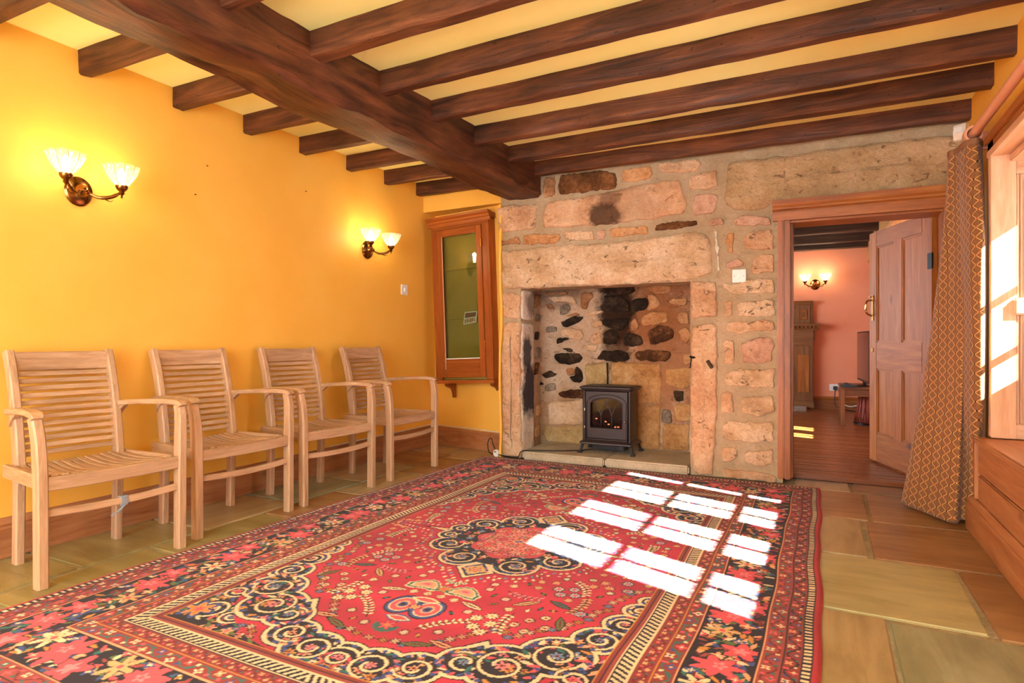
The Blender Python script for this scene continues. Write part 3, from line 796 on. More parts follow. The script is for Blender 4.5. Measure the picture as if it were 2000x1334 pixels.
# panelled timber lining of the window reveal
trim = thing('trim_2', 'panelled pale pine lining of the window reveal, half in sunlight', 'window lining', (0.76, 3.68, 0.47), kind='structure')
def T(a, b, nm, m, bev=0.003):
    return MB().box2((a[0] - 0.76, a[1] - 3.68, a[2] - 0.47), (b[0] - 0.76, b[1] - 3.68, b[2] - 0.47)).build(nm, m, trim, bevel=bev)
JY = 3.672
T((0.735, JY + 0.0, 0.49), (1.09, 3.695, 1.845), 'back_panel', PALEPINE[2])
T((0.728, JY - 0.022, 0.49), (0.826, JY, 1.845), 'stile', PALEPINE[2])
T((1.0, JY - 0.022, 0.49), (1.09, JY, 1.845), 'stile', PALEPINE[2])
T((0.826, JY - 0.022, 1.74), (1.0, JY, 1.845), 'rail', PALEPINE[0])
T((0.815, JY - 0.04, 1.075), (1.0, JY, 1.155), 'rail', PALEPINE[0], 0.008)
T((0.826, JY - 0.022, 0.49), (1.0, JY, 0.56), 'rail', PALEPINE[0])
for (za, zb) in ((0.56, 1.075), (1.155, 1.74)):
    T((0.826, JY - 0.016, za), (0.838, JY, zb), 'moulding', PALEPINE[2], 0.004)
    T((0.842, JY - 0.011, za), (0.852, JY, zb), 'moulding', PALEPINE[2], 0.003)
    T((0.862, JY - 0.010, za + 0.02), (1.0, JY, zb - 0.02), 'raised_panel', PALEPINE[2], 0.004)
T((0.72, 1.45, 1.835), (1.10, 3.69, 1.865), 'soffit_board', PALEPINE[1])
T((0.80, 1.47, 1.80), (0.90, 3.66, 1.836), 'soffit_moulding', PALEPINE[1], 0.006)
T((0.735, 1.44, 0.49), (1.09, 1.47, 1.845), 'near_jamb', PALEPINE[2])
T((1.075, 1.47, 0.49), (1.092, 3.66, 0.95), 'apron_panel', PALEPINE[1])

ar = thing('trim_3', 'dark stained architrave framing the window beside the curtain', 'architrave', (0.77, 3.7, 0.18), kind='structure')
def A(a, b, nm, m, bev=0.004):
    return MB().box2((a[0] - 0.77, a[1] - 3.7, a[2] - 0.18), (b[0] - 0.77, b[1] - 3.7, b[2] - 0.18)).build(nm, m, ar, bevel=bev)
A((0.745, 3.685, 0.49), (0.786, 3.80, 1.97), 'upright', DARKPINE[2])
A((0.73, 3.685, 0.49), (0.747, 3.712, 1.87), 'bead', PALEPINE[2])
A((0.745, 1.35, 1.855), (0.786, 3.80, 1.97), 'head_board', DARKPINE[1])
A((0.733, 1.35, 1.925), (0.747, 3.81, 1.97), 'head_moulding', DARKPINE[1])

sill = MB().box2((0.672, 1.3, 0.452), (1.09, 3.70, 0.485)).build('trim_4', PINE[1], bevel=0.008)
tag(sill, 'waxed pine window seat board under the sunlit window', 'window seat', kind='structure')
pn = thing('wall_panelling', 'waxed pine boarding below the window seat on the right', 'panelling', (0.70, 2.0, 0.18), kind='structure')
for i, (za, zb) in enumerate([(0.172, 0.30), (0.306, 0.452)]):
    MB().box2((-0.012, -3.55, za - 0.18), (0.085, 1.70, zb - 0.18)).build('plank', PINE[1], pn, bevel=0.006)
MB().box2((-0.025, 1.70, 0.0), (0.06, 1.73, 0.30)).build('end_strip', PINE[2], pn, bevel=0.004)

def baseboard(name, a, b, nrm, hgt, label, mat, thick=0.022):
    a, b, nrm = Vector((*a, 0)), Vector((*b, 0)), Vector((*nrm, 0)).normalized()
    prof = [(0, 0), (thick, 0), (thick, hgt * 0.74), (thick * 0.75, hgt * 0.78), (thick * 0.9, hgt * 0.84), (thick * 0.45, hgt * 0.93), (thick * 0.35, hgt), (0, hgt)]
    rings = [[p + nrm * x + Vector((0, 0, z + 0.001)) for x, z in prof] for p in (a, b)]
    return tag(MB().rings(rings).build(name, mat, None), label, 'baseboard', kind='structure')
baseboard('baseboard_left', (XL, YN), (XL, 4.78), (1, 0), 0.175, 'pine skirting board along the yellow wall behind the chairs', PINE[1])
baseboard('baseboard_alcove', (XL + 0.022, 4.793), (-2.352, 4.625), (-0.2, -1), 0.165, 'short pine skirting board in the alcove under the cabinet', PINE[0])
baseboard('baseboard_right', (0.695, YN), (0.695, 3.86), (-1, 0), 0.172, 'moulded pine skirting board below the window seat', PINE[1], 0.03)

# ------------------------------------------------------------------ doorway, frame and open door
df = thing('door_frame', 'pine door frame with moulded head in the stone wall', 'door frame', (0.22, 4.5, 0.03), kind='structure')
def D(a, b, nm, m, bev=0.004):
    return MB().box2((a[0] - 0.22, a[1] - 4.5, a[2] - 0.03), (b[0] - 0.22, b[1] - 4.5, b[2] - 0.03)).build(nm, m, df, bevel=bev)
D((-0.255, 4.462, 0.03), (-0.215, 4.53, 1.765), 'jamb_moulding', DARKPINE[2], 0.008)
D((-0.215, 4.475, 0.03), (-0.178, 4.56, 1.765), 'jamb', DARKPINE[2], 0.005)
D((-0.205, 4.54, 0.03), (-0.165, 4.72, 1.765), 'jamb_lining', DARKPINE[2], 0.003)
D((0.665, 4.475, 0.03), (0.72, 4.72, 1.765), 'jamb', DARKPINE[2], 0.005)
mb = MB(); mb.prism([(4.505, 1.755), (4.458, 1.755), (4.446, 1.80), (4.446, 1.815), (4.432, 1.825), (4.432, 1.835), (4.420, 1.848), (4.414, 1.865), (4.414, 1.885), (4.505, 1.885)], -0.285, 0.76, axis='x')
mb.v = [(x - 0.22, y - 4.5, z - 0.03) for x, y, z in mb.v]
mb.build('head_moulding', DARKPINE[0], df)
D((-0.21, 4.50, 1.742), (0.72, 4.72, 1.80), 'head_lining', DARKPINE[0], 0.004)

DOORPINE = {ax: wood('door_pine_' + 'xyz'[ax], '#7c3e0e', '#9c581c', '#b26e2e', ax, 0.9, 0.55, 0.1, knots=True) for ax in range(3)}
hx, hy = 0.652, 4.70
dang = math.atan2(5.5 - hy, 0.355 - hx)
dr = thing('door_1', 'open four panel pine door swung into the room beyond', 'door', (hx, hy, 0.045), (0, 0, dang), kind='structure')
DW, DH, DT = 0.85, 1.735, 0.035
def B(x0, x1, z0, z1, y0, y1, nm, ax, par=dr, bev=0.003, m=None):
    return MB().box2((x0, y0, z0), (x1, y1, z1)).build(nm, (m or DOORPINE)[ax], par, bevel=bev)
B(0, 0.115, 0, DH, -DT / 2, DT / 2, 'stile', 2); B(DW - 0.115, DW, 0, DH, -DT / 2, DT / 2, 'stile', 2)
B(DW / 2 - 0.055, DW / 2 + 0.055, 0.2, DH - 0.1, -DT / 2, DT / 2, 'muntin', 2)
for (za, zb) in ((0, 0.21), (0.70, 0.90), (DH - 0.115, DH)):
    B(0.115, DW - 0.115, za, zb, -DT / 2 - 0.0005, DT / 2 + 0.0005, 'rail', 0)
for (xa, xb) in ((0.115, DW / 2 - 0.055), (DW / 2 + 0.055, DW - 0.115)):
    for (za, zb) in ((0.21, 0.70), (0.90, DH - 0.115)):
        p = B(xa, xb, za, zb, -0.006, 0.006, 'panel', 2)
        for (a, b, c, d, ax) in ((xa, xa + 0.014, za, zb, 2), (xb - 0.014, xb, za, zb, 2), (xa, xb, za, za + 0.014, 0), (xa, xb, zb - 0.014, zb, 0)):
            B(a, b, c, d, -0.014, 0.014, 'moulding', ax, p, 0.004)
BRASS = plain('polished_brass', '#b98a48', 0.22, 1.0, 0.5)
IRON = plain('black_iron', '#1d1a19', 0.5, 0.8, 0.4)
hd = MB()
for s in (1, -1):
    hd.box((DW - 0.06, s * 0.021, 1.16), (0.028, 0.006, 0.19))
    hd.tube(spline([(DW - 0.06, s * 0.024, 1.22), (DW - 0.06, s * 0.062, 1.21), (DW - 0.06, s * 0.070, 1.16), (DW - 0.06, s * 0.062, 1.12), (DW - 0.06, s * 0.024, 1.10)], 5), 0.007, 8)
    hd.box((DW - 0.06, s * 0.030, 1.245), (0.02, 0.03, 0.008))
hd.build('handle', BRASS, dr, smooth='auto')['label'] = 'brass pull handle with thumb latch'
MB().lathe([(0.001, -0.023), (0.016, -0.023), (0.016, 0.023), (0.001, 0.023)], 16, (DW - 0.055, 0, 0.84), axis='y').build('keyhole_escutcheon', BRASS, dr)
for z in (0.25, 1.42):
    MB().box((0.012, 0.022, z), (0.05, 0.008, 0.1)).build('hinge', IRON, dr)

# ------------------------------------------------------------------ the room beyond the door
PL0, PL1, PYN, PH = -3.0, 1.02, 9.45, 2.24
FLOORPINE = wood('parlour_floorboards', '#5e2e16', '#80461f', '#9c6032', 0, 0.7, 0.28, 0.12)
DARKCEIL = wood('dark_ceiling_boards', '#2c1a12', '#46301f', '#5e4430', 0, 0.8, 0.6, 0.2)
pf = MB().box2((PL0, 5.24, -0.1), (PL1, PYN, 0.012)).box2((-0.66, 4.71, -0.1), (PL1, 5.24, 0.012)).build('floor_parlour', plain('floor_gap', '#1f110a', 0.8))
tag(pf, 'dark gap under the floorboards of the room beyond', 'floor', kind='structure')
y = 4.705; k = 0
pw = 0.0925
proto_plank = short_plank = None
while y < PYN - 0.05:
    if y < 5.24:
        if short_plank is None:
            o = short_plank = MB().box2((-0.64, 0, 0.0), (PL1 - 0.02, pw - 0.006, 0.03)).build('plank', FLOORPINE, pf, bevel=0.004)
        else:
            o = short_plank.copy(); C.objects.link(o)
    elif proto_plank is None:
        proto_plank = MB().box2((PL0 + 0.02, 0, 0.0), (PL1 - 0.02, pw - 0.006, 0.03)).build('plank', FLOORPINE, pf, bevel=0.004)
        o = proto_plank
    else:
        o = proto_plank.copy(); C.objects.link(o)
    o.location = (0, y, 0.001 * ((k * 7) % 3)); y += pw; k += 1
tag(MB().box2((PL0, 5.22, PH), (PL1 + 0.2, PYN + 0.1, PH + 0.1)).box2((-0.66, 4.72, PH), (PL1 + 0.2, 5.22, PH + 0.1)).build('ceiling_parlour', DARKCEIL), 'dark boarded ceiling of the room beyond the door', 'ceiling', kind='structure')
tag(MB().box2((PL0 - 0.1, PYN, 0), (PL1 + 0.2, PYN + 0.1, PH + 0.1)).build('wall_parlour', SALMON), 'salmon pink far wall of the room beyond the door', 'wall', kind='structure')
mb = MB()
mb.box2((PL0 - 0.1, 5.21, 0), (PL0, 5.75, PH + 0.1)); mb.box2((PL0 - 0.1, 8.25, 0), (PL0, PYN, PH + 0.1))
mb.box2((PL0 - 0.1, 5.75, 0), (PL0, 8.25, 0.65)); mb.box2((PL0 - 0.1, 5.75, 2.05), (PL0, 8.25, PH + 0.1))
tag(mb.build('wall_parlour_left', SALMON), 'salmon pink wall of the room beyond with an added window, out of sight', 'wall', kind='structure')
w4 = thing('window_added_4', 'added wide white framed window lighting the room beyond, out of sight', 'window', (PL0 - 0.05, 7.0, 0.65), kind='structure')  # unseen window added to bring skylight into the room beyond
for yy in (-1.22, -0.41, 0.41, 1.22):
    MB().box((0, yy, 0.70), (0.05, 0.05, 1.40)).build('mullion', WHITE, w4)
for zz in (0.02, 1.0, 1.38):
    MB().box((0, 0, zz), (0.045, 2.44, 0.04)).build('transom', WHITE, w4)
mb = MB()
mb.box2((PL0, 5.21, 0), (-0.66, 5.26, PH + 0.1)); mb.box2((-0.68, 4.75, 0), (-0.225, 4.80, PH + 0.1)); mb.box2((-0.70, 4.76, 0), (-0.66, 5.26, PH + 0.1))
mb.box2((-0.225, 4.70, 1.80), (PL1, 4.76, PH + 0.1)); mb.box2((0.70, 4.70, 0), (PL1, 4.76, PH + 0.1))
tag(mb.build('wall_parlour_front', SALMON), 'salmon pink back of the stone wall inside the room beyond', 'wall', kind='structure')
mb = MB()
mb.box2((PL1, 4.70, 0), (PL1 + 0.18, 6.02, PH + 0.1)); mb.box2((PL1, 6.88, 0), (PL1 + 0.18, PYN, PH + 0.1))
mb.box2((PL1, 6.02, 0), (PL1 + 0.18, 6.88, 0.82)); mb.box2((PL1, 6.02, 1.75), (PL1 + 0.18, 6.88, PH + 0.1)); mb.box2((PL1 + 0.06, 6.33, 0.82), (PL1 + 0.12, 6.57, 1.75))
tag(mb.build('wall_parlour_right', SALMON), 'salmon pink window wall of the room beyond, behind the open door', 'wall', kind='structure')
w3 = thing('window_3', 'window of the room beyond, hidden behind the open door', 'window', (PL1 + 0.1, 6.45, 0.82), kind='structure')
for yy in (-0.275, 0.275):
    MB().box((0, yy, 0.465), (0.04, 0.03, 0.93)).build('mullion', WHITE, w3)
for zz in (0.02, 0.31, 0.62, 0.91):
    MB().box((0, 0, zz), (0.04, 0.86, 0.025)).build('glazing_bar', WHITE, w3)
OAKB = OAK_X
for i, yy in enumerate([5.35, 6.1, 6.85, 7.6, 8.35, 9.2]):
    rough_beam('parlour_joist', (PL0, yy, PH - 0.002), (PL1, yy, PH - 0.002), 0.13, 0.10 if i < 5 else 0.06, DARKCEIL, 0.006, 130.0 + i, 'dark joist of the room beyond, %s from the open door' % ords[i], 'joists of the room beyond', seg=20)
rough_beam('parlour_beam', (0.64, 5.3, PH), (0.64, PYN, PH), 0.17, 0.24, wood('tan_beam', '#8c5a30', '#a8743e', '#bc8a52', 1, 0.8, 0.5, 0.15), 0.006, 150.0, 'tan timber beam seen above the open door in the room beyond', seg=20)
baseboard('baseboard_parlour', (-0.08, PYN), (PL1, PYN), (0, -1), 0.20, 'stained skirting board on the salmon wall of the room beyond', DARKPINE[0])

# ------------------------------------------------------------------ rug: the woven pattern is computed knot by knot
def rug_pattern(W, L, q):
    hw, hl = W / 2, L / 2
    nx, ny = int(round(hw / q)), int(round(hl / q))
    X = (np.arange(nx) + 0.5) * q
    Y = (np.arange(ny) + 0.5) * q
    XX, YY = np.meshgrid(X, Y)
    img = np.zeros((ny, nx, 3), np.float32)
    cc = {k: np.array(lin(v)[:3], np.float32) for k, v in dict(
        red='#b42a40', edge='#a82a34', navy='#221a24', rust='#86332e', rust2='#93403a', coral='#d8505c', pink='#e08088', cream='#e0c49e',
        sand='#c8a070', blue='#3c4c86', sky='#6c84a8', teal='#2c6660', green='#5e6c38', gold='#c08038', dark='#2a1618', wine='#6c1c26', peach='#dc9a74').items()}
    rnd = random.Random(5)
    def win(cx, cy, r):
        i0, i1 = max(0, int((cx - r) / q)), min(nx, int((cx + r) / q) + 2)
        j0, j1 = max(0, int((cy - r) / q)), min(ny, int((cy + r) / q) + 2)
        return (slice(j0, j1), slice(i0, i1)) if i1 > i0 and j1 > j0 else None
    def disc(cx, cy, r, col, ok=None):
        w = win(cx, cy, r)
        if w is None: return
        m = (XX[w] - cx) ** 2 + (YY[w] - cy) ** 2 < r * r
        if ok is not None: m &= ok[w]
        img[w][m] = cc[col]
    def leaf(cx, cy, a, b, ang, col, ok=None):
        w = win(cx, cy, a)
        if w is None: return
        c, s = math.cos(ang), math.sin(ang)
        u = (XX[w] - cx) * c + (YY[w] - cy) * s
        v = -(XX[w] - cx) * s + (YY[w] - cy) * c
        m = np.abs(v) < b * (1 - (u / a) ** 2)
        if ok is not None: m &= ok[w]
        img[w][m] = cc[col]
    def flower(cx, cy, r, n, col, heart, line=None, ok=None, ph=0.0, sq=1.0, depth=0.28):
        w = win(cx, cy, r * 1.25)
        if w is None: return
        dx, dy = XX[w] - cx, (YY[w] - cy) * sq
        rr = np.hypot(dx, dy); th = np.arctan2(dy, dx)
        edge = r * (1 - depth + depth * np.cos(n * th + ph))
        for rad, k in (((edge + 0.0055), line), (edge, col), (edge * 0.42, heart)):
            if k is None: continue
            m = rr < rad
            if ok is not None: m &= ok[w]
            img[w][m] = cc[k]
    def stroke(pts, wd, col, ok=None, outline=None):
        P = []
        for a, b in zip(pts[:-1], pts[1:]):
            k = max(1, int(math.hypot(b[0] - a[0], b[1] - a[1]) / (q * 0.8)))
            P += [(a[0] + (b[0] - a[0]) * t / k, a[1] + (b[1] - a[1]) * t / k) for t in range(k)]
        if outline:
            for p in P: disc(p[0], p[1], wd + 0.005, outline, ok)
        for p in P: disc(p[0], p[1], wd, col, ok)
    def spiral(cx, cy, r, ang, hand, col, ok, wd=0.0052, turns=1.55, line='dark'):
        pts = []
        for k in range(46):
            t = k / 45
            a = ang + hand * t * turns * 2 * PI
            rr = r * (1 - 0.72 * t)
            pts.append((cx + rr * math.cos(a), cy + rr * math.sin(a)))
        stroke(pts, wd, col, ok, line)
        flower(cx, cy, r * 0.30, 6, rnd.choice(['peach', 'coral', 'sky', 'pink']), 'wine', None, ok)
        for k in range(7):
            a = ang + hand * k * 0.9
            leaf(cx + r * 1.12 * math.cos(a), cy + r * 1.12 * math.sin(a), r * 0.26, r * 0.09, a + 0.9 * hand, rnd.choice(['blue', 'teal', 'cream', 'coral', 'gold']), ok)
    EX, EY = hw - XX, hl - YY
    E = np.minimum(EX, EY)
    Tt = np.where(EX < EY, YY, XX)
    F0 = 0.56
    # field
    img[:] = cc['red']
    def dd(cx, cy, r): return np.hypot(XX - cx, YY - cy) - r
    # lobed medallion made of rolled scrolls with pointed tips
    A_, B_ = (0.128, 0.292), (0.272, 0.168)
    fm = np.minimum.reduce([dd(*A_, 0.098), dd(*B_, 0.090), (np.hypot(XX / 0.31, YY / 0.33) - 1) * 0.3,
                            (XX / 0.078 + np.abs(YY - 0.40) / 0.088 - 1) * 0.055, (XX / 0.46 + YY / 0.075 - 1) * 0.06, dd(0.345, 0.055, 0.055)])
    med = fm < 0
    # scrolled spandrels
    SP = [(0.00, 1.185, 0.085), (0.115, 1.18, 0.095), (0.235, 1.14, 0.085), (0.345, 1.05, 0.085), (0.455, 1.02, 0.12), (0.575, 0.90, 0.115), (0.655, 0.75, 0.085), (0.69, 0.61, 0.07), (0.705, 0.49, 0.055), (0.72, 0.40, 0.04)]
    fs = np.minimum.reduce([dd(*p) for p in SP] + [(XX - 0.356) * 0 + (np.abs(XX - 0.35) / 0.05 + np.abs(YY - 0.985) / 0.065 - 1) * 0.03])
    hl2 = hl - F0; hw2 = hw - F0
    deep = (XX / 0.80) ** 3 + (YY / 1.26) ** 3 > 1.0
    spand = ((fs < 0) | deep) & (E > F0)
    fieldred = (E > F0) & ~spand & ~med
    img *= (1 + 0.10 * np.sin(YY * 23 + 2 * np.sin(XX * 7)))[..., None]
    def spray(x, y, ang, ln, n, col, both=True, bend=0.0):
        pts = []
        for k in range(n + 1):
            t = k / n
            a = ang + bend * t
            pts.append((x + ln * t * math.cos(a), y + ln * t * math.sin(a)))
        stroke(pts, 0.0026, 'dark', fieldred)
        for k, p in enumerate(pts[1:]):
            for s_ in ((-1, 1) if both else (1,)):
                a = ang + bend * k / n + s_ * 1.0
                q_ = (p[0] + 0.012 * math.cos(a), p[1] + 0.012 * math.sin(a))
                leaf(q_[0], q_[1], 0.0135, 0.0075, a, 'dark', fieldred); leaf(q_[0], q_[1], 0.011, 0.0055, a, col, fieldred)
    def starf(x, y, r=0.024, col='cream'):
        disc(x, y, r * 1.05, 'wine', fieldred)
        for k in range(9):
            a = k * 2 * PI / 9
            leaf(x + r * 0.58 * math.cos(a), y + r * 0.58 * math.sin(a), r * 0.45, r * 0.17, a, col, fieldred)
        disc(x, y, r * 0.2, 'gold', fieldred)
    def rosette(x, y, r=0.022, col='sky', heart='coral'):
        flower(x, y, r, 8, col, heart, 'navy', fieldred, depth=0.2)
        for k in range(8):
            disc(x + r * 0.66 * math.cos(k * PI / 4), y + r * 0.66 * math.sin(k * PI / 4), 0.0034, 'cream', fieldred)
    # leaf wreath that follows the outline of the medallion and of the spandrels
    for (fn, off, gap, cols) in ((fm, 0.044, 0.024, ['cream', 'sky', 'pink', 'cream']), (fm, 0.072, 0.034, ['pink', 'cream']), (fs, 0.050, 0.034, ['peach', 'cream', 'sky', 'gold'])):
        J, I = np.where((np.abs(fn - off) < 0.006) & fieldred)
        got = []
        for i, j in zip(I, J):
            x, y = X[i], Y[j]
            if all((x - g[0]) ** 2 + (y - g[1]) ** 2 > gap * gap for g in got):
                got.append((x, y))
        gy, gx = np.gradient(fn, q)
        for k, (x, y) in enumerate(got):
            i, j = min(nx - 1, int(x / q)), min(ny - 1, int(y / q))
            a = math.atan2(gy[j, i], gx[j, i])
            col = cols[k % len(cols)]
            if off == 0.050:
                flower(x, y, 0.016, 6, col, 'wine', 'dark', fieldred)
            else:
                leaf(x, y, 0.014, 0.008, a + 0.5, 'dark', fieldred); leaf(x, y, 0.0115, 0.0058, a + 0.5, col, fieldred)
    # ring flower, bow palmette, paired botehs, fan flower down the long axis
    for k in range(17):
        a = k / 16 * PI
        leaf(0.038 * math.cos(a), 0.535 + 0.024 * math.sin(a), 0.012, 0.005, a, 'cream' if k % 2 else 'teal', fieldred)
    for r_, cx_, cl in ((0.072, 0.085, 'cream'), (0.064, 0.085, 'teal'), (0.052, 0.085, 'cream'), (0.044, 0.085, 'peach'), (0.024, 0.085, 'pink'), (0.012, 0.085, 'coral')):
        w = (((XX - cx_) / 0.075) ** 2 + ((YY - 0.625 - 0.015 * np.cos(XX * 40)) / 0.046) ** 2 < (r_ / 0.072) ** 2 * (1 + 0.10 * np.cos(np.arctan2(YY - 0.625, XX - cx_) * 13)))
        img[w & fieldred] = cc[cl]
    flower(0, 0.625, 0.030, 6, 'gold', 'coral', 'teal', fieldred)
    for (r_, cl) in ((0.062, 'navy'), (0.056, 'blue'), (0.046, 'cream'), (0.041, 'coral'), (0.024, 'peach'), (0.017, 'blue'), (0.009, 'dark')):
        w = np.hypot((XX - 0.052) / 1.0, (YY - 0.80) / 1.25) < r_
        img[w & fieldred] = cc[cl]
    leaf(0.0, 0.735, 0.06, 0.022, 0, 'cream', fieldred); leaf(0.0, 0.735, 0.045, 0.013, 0, 'coral', fieldred)
    flower(0, 0.80, 0.022, 6, 'peach', 'gold', 'navy', fieldred)
    leaf(0.0, 0.895, 0.055, 0.026, 0, 'blue', fieldred); leaf(0.0, 0.895, 0.048, 0.019, 0, 'cream', fieldred); leaf(0.0, 0.895, 0.036, 0.012, 0, 'coral', fieldred)
    for k in range(15):
        a = k / 14 * PI
        leaf(0.034 * math.cos(a), 0.955 + 0.036 * math.sin(a), 0.018, 0.006, a, 'teal', fieldred)
    flower(0, 0.955, 0.030, 6, 'coral', 'gold', 'wine', fieldred)
    # serrated leaves, sprays, star flowers and rosettes
    for (x, y, a, c_) in ((0.17, 0.705, 0.3, 'cream'), (0.235, 0.99, 0.2, 'peach'), (0.33, 0.60, 2.4, 'sand'), (0.50, 0.70, 1.2, 'green'), (0.16, 1.02, 2.8, 'green'), (0.60, 0.18, 1.4, 'sand'), (0.44, 0.56, 0.4, 'teal')):
        leaf(x, y, 0.056, 0.017, a, 'dark', fieldred); leaf(x, y, 0.050, 0.012, a, c_, fieldred); leaf(x, y, 0.04, 0.004, a, 'wine', fieldred)
    spray(0.10, 0.94, -1.15, 0.17, 8, 'cream', True, 0.35); spray(0.33, 0.69, 1.75, 0.15, 7, 'cream', True, -0.3); spray(0.50, 0.45, 1.2, 0.15, 7, 'sand', True, 0.4)
    spray(0.55, 0.05, 1.0, 0.16, 8, 'cream', True, 0.4); spray(0.40, 0.33, 0.3, 0.14, 7, 'cream', True, 0.6); spray(0.22, 0.53, 0.6, 0.13, 6, 'pink', True, -0.5)
    for (x, y) in ((0.235, 0.78), (0.275, 0.745), (0.30, 0.80), (0.255, 0.84), (0.295, 0.865)): starf(x, y)
    for (x, y) in ((0.38, 0.43), (0.435, 0.41), (0.405, 0.475), (0.455, 0.46), (0.62, 0.34), (0.60, 0.27), (0.53, 0.60)): rosette(x, y)
    for (x, y) in ((0.40, 0.72), (0.44, 0.68), (0.37, 0.77), (0.42, 0.80), (0.47, 0.75)): rosette(x, y, 0.017, 'peach', 'wine')
    for (x, y) in ((0.52, 0.30), (0.55, 0.34), (0.49, 0.35), (0.65, 0.11), (0.67, 0.05), (0.62, 0.06)): starf(x, y, 0.02, 'peach')
    pts = []; tries = 0
    while len(pts) < 75 and tries < 6000:
        tries += 1
        x, y = rnd.uniform(0.02, hw2), rnd.uniform(0.02, hl2)
        w = win(x, y, 0.022)
        if w is None or not fieldred[w].all() or np.abs(img[w] - cc['red']).max() > 0.09: continue
        pts.append((x, y)); k = len(pts)
        if k % 3 == 0: rosette(x, y, 0.016, rnd.choice(['sky', 'pink', 'teal']), 'cream')
        elif k % 3 == 1: starf(x, y, 0.017, rnd.choice(['cream', 'peach', 'sand']))
        else:
            leaf(x, y, 0.02, 0.008, rnd.uniform(0, 3), 'dark', fieldred); leaf(x, y, 0.016, 0.005, rnd.uniform(0, 3), rnd.choice(['cream', 'teal', 'green', 'gold']), fieldred)
    # medallion fill
    img[med] = cc['navy']
    core = np.hypot(XX / 0.20, YY / 0.23) < 1 + 0.07 * np.cos(8 * np.arctan2(YY, XX))
    for k in range(60):
        x, y = rnd.uniform(0, 0.42), rnd.uniform(0, 0.46)
        flower(x, y, rnd.uniform(0.012, 0.022), 5, rnd.choice(['peach', 'coral', 'pink', 'sky', 'peach']), rnd.choice(['wine', 'blue', 'cream']), None, med & ~core)
    for (c_, r_, a_, h_) in ((A_, 0.074, 0.6, 1), (B_, 0.066, 3.6, -1), ((0.345, 0.055), 0.038, 2.0, 1)):
        spiral(c_[0], c_[1], r_, a_, h_, 'cream', med, 0.0048, 1.35)
    img[(XX / 0.055 + np.abs(YY - 0.40) / 0.060 < 1)] = cc['sand']
    flower(0, 0.40, 0.024, 6, 'peach', 'coral', 'wine', med)
    rim = (np.abs(fm) < 0.0062); img[rim] = cc['cream']
    img[(fm > 0.0062) & (fm < 0.0115)] = cc['dark']
    J, I = np.where((np.abs(fm + 0.014) < 0.004) & med); got = []
    for i, j in zip(I, J):
        if all((X[i] - g[0]) ** 2 + (Y[j] - g[1]) ** 2 > 0.034 ** 2 for g in got):
            got.append((X[i], Y[j])); disc(X[i], Y[j], 0.0075, 'blue', med)
    img[core] = cc['coral'] * 0.8
    for k in range(80):
        rr_ = math.sqrt(rnd.random()); a = rnd.uniform(0, PI / 2)
        flower(0.19 * rr_ * math.cos(a), 0.22 * rr_ * math.sin(a), rnd.uniform(0.010, 0.020), 6, rnd.choice(['pink', 'peach', 'coral', 'cream', 'peach', 'pink']), rnd.choice(['wine', 'coral', 'blue', 'teal']), rnd.choice(['wine', None, None]), core)
    for r0, colr in ((0.050, 'peach'), (0.040, 'coral'), (0.030, 'cream'), (0.022, 'blue'), (0.010, 'peach')):
        flower(0, 0, r0, 8, colr, None, None, None)
    # spandrel fill: dark ground, blossoms, heavy cream scrolls with blue bars
    img[spand] = cc['navy']
    for k in range(190):
        x, y = rnd.uniform(0.0, hw2), rnd.uniform(0.3, hl2)
        flower(x, y, rnd.uniform(0.012, 0.026), rnd.choice([5, 6]), rnd.choice(['coral', 'peach', 'sky', 'pink', 'blue', 'gold', 'peach']), rnd.choice(['cream', 'wine', 'coral']), None, spand)
        leaf(x + 0.03, y + 0.02, 0.024, 0.008, rnd.uniform(0, 3.1), rnd.choice(['blue', 'teal', 'green', 'peach', 'coral', 'cream']), spand)
    for k, (x, y, r) in enumerate(SP):
        spiral(x, y, r * 0.72, k * 1.3, 1 if k % 2 else -1, 'cream', spand, 0.0054, 1.4)
    for (x, y, r, a, s_) in ((0.62, 1.14, 0.07, 1, 1), (0.50, 1.155, 0.05, 3, -1), (0.66, 1.00, 0.055, 4, -1)):
        spiral(x, y, r, a, s_, 'cream', spand, 0.0054)
    flower(0.655, 1.165, 0.075, 6, 'blue', 'gold', 'navy', spand); flower(0.655, 1.165, 0.05, 6, 'gold', 'coral', 'peach', spand)
    ok_ = (E > F0) & ~med
    fs2 = np.where(deep, np.minimum(fs, -0.03), fs)
    rim = (np.abs(fs2) < 0.0068) & (E > F0); img[rim] = cc['cream']
    img[(fs2 > 0.0068) & (fs2 < 0.012) & (E > F0)] = cc['dark']
    J, I = np.where((np.abs(fs2 + 0.016) < 0.004) & spand); got = []
    for i, j in zip(I, J):
        if all((X[i] - g[0]) ** 2 + (Y[j] - g[1]) ** 2 > 0.040 ** 2 for g in got):
            got.append((X[i], Y[j])); disc(X[i], Y[j], 0.0085, 'blue', spand)
    # borders
    def band(a, b, col):
        m = (E >= a) & (E < b); img[m] = cc[col]; return m
    band(0, F0, 'rust')
    band(0, 0.028, 'edge')
    g = band(0.028, 0.056, 'navy')
    cell = (np.floor(Tt / 0.0115) % 2 == 0) & (np.abs(E - 0.042) < 0.0095)
    img[g & cell] = cc['cream']
    mA = band(0.056, 0.104, 'rust'); mB = band(0.108, 0.160, 'rust2'); band(0.104, 0.108, 'navy'); band(0.160, 0.167, 'peach'); band(0.166, 0.172, 'dark')
    mM = band(0.172, 0.352, 'navy')
    band(0.352, 0.358, 'dark'); band(0.357, 0.364, 'peach')
    mC = band(0.364, 0.470, 'rust'); band(0.418, 0.422, 'gold')
    g2 = band(0.470, 0.528, 'navy')
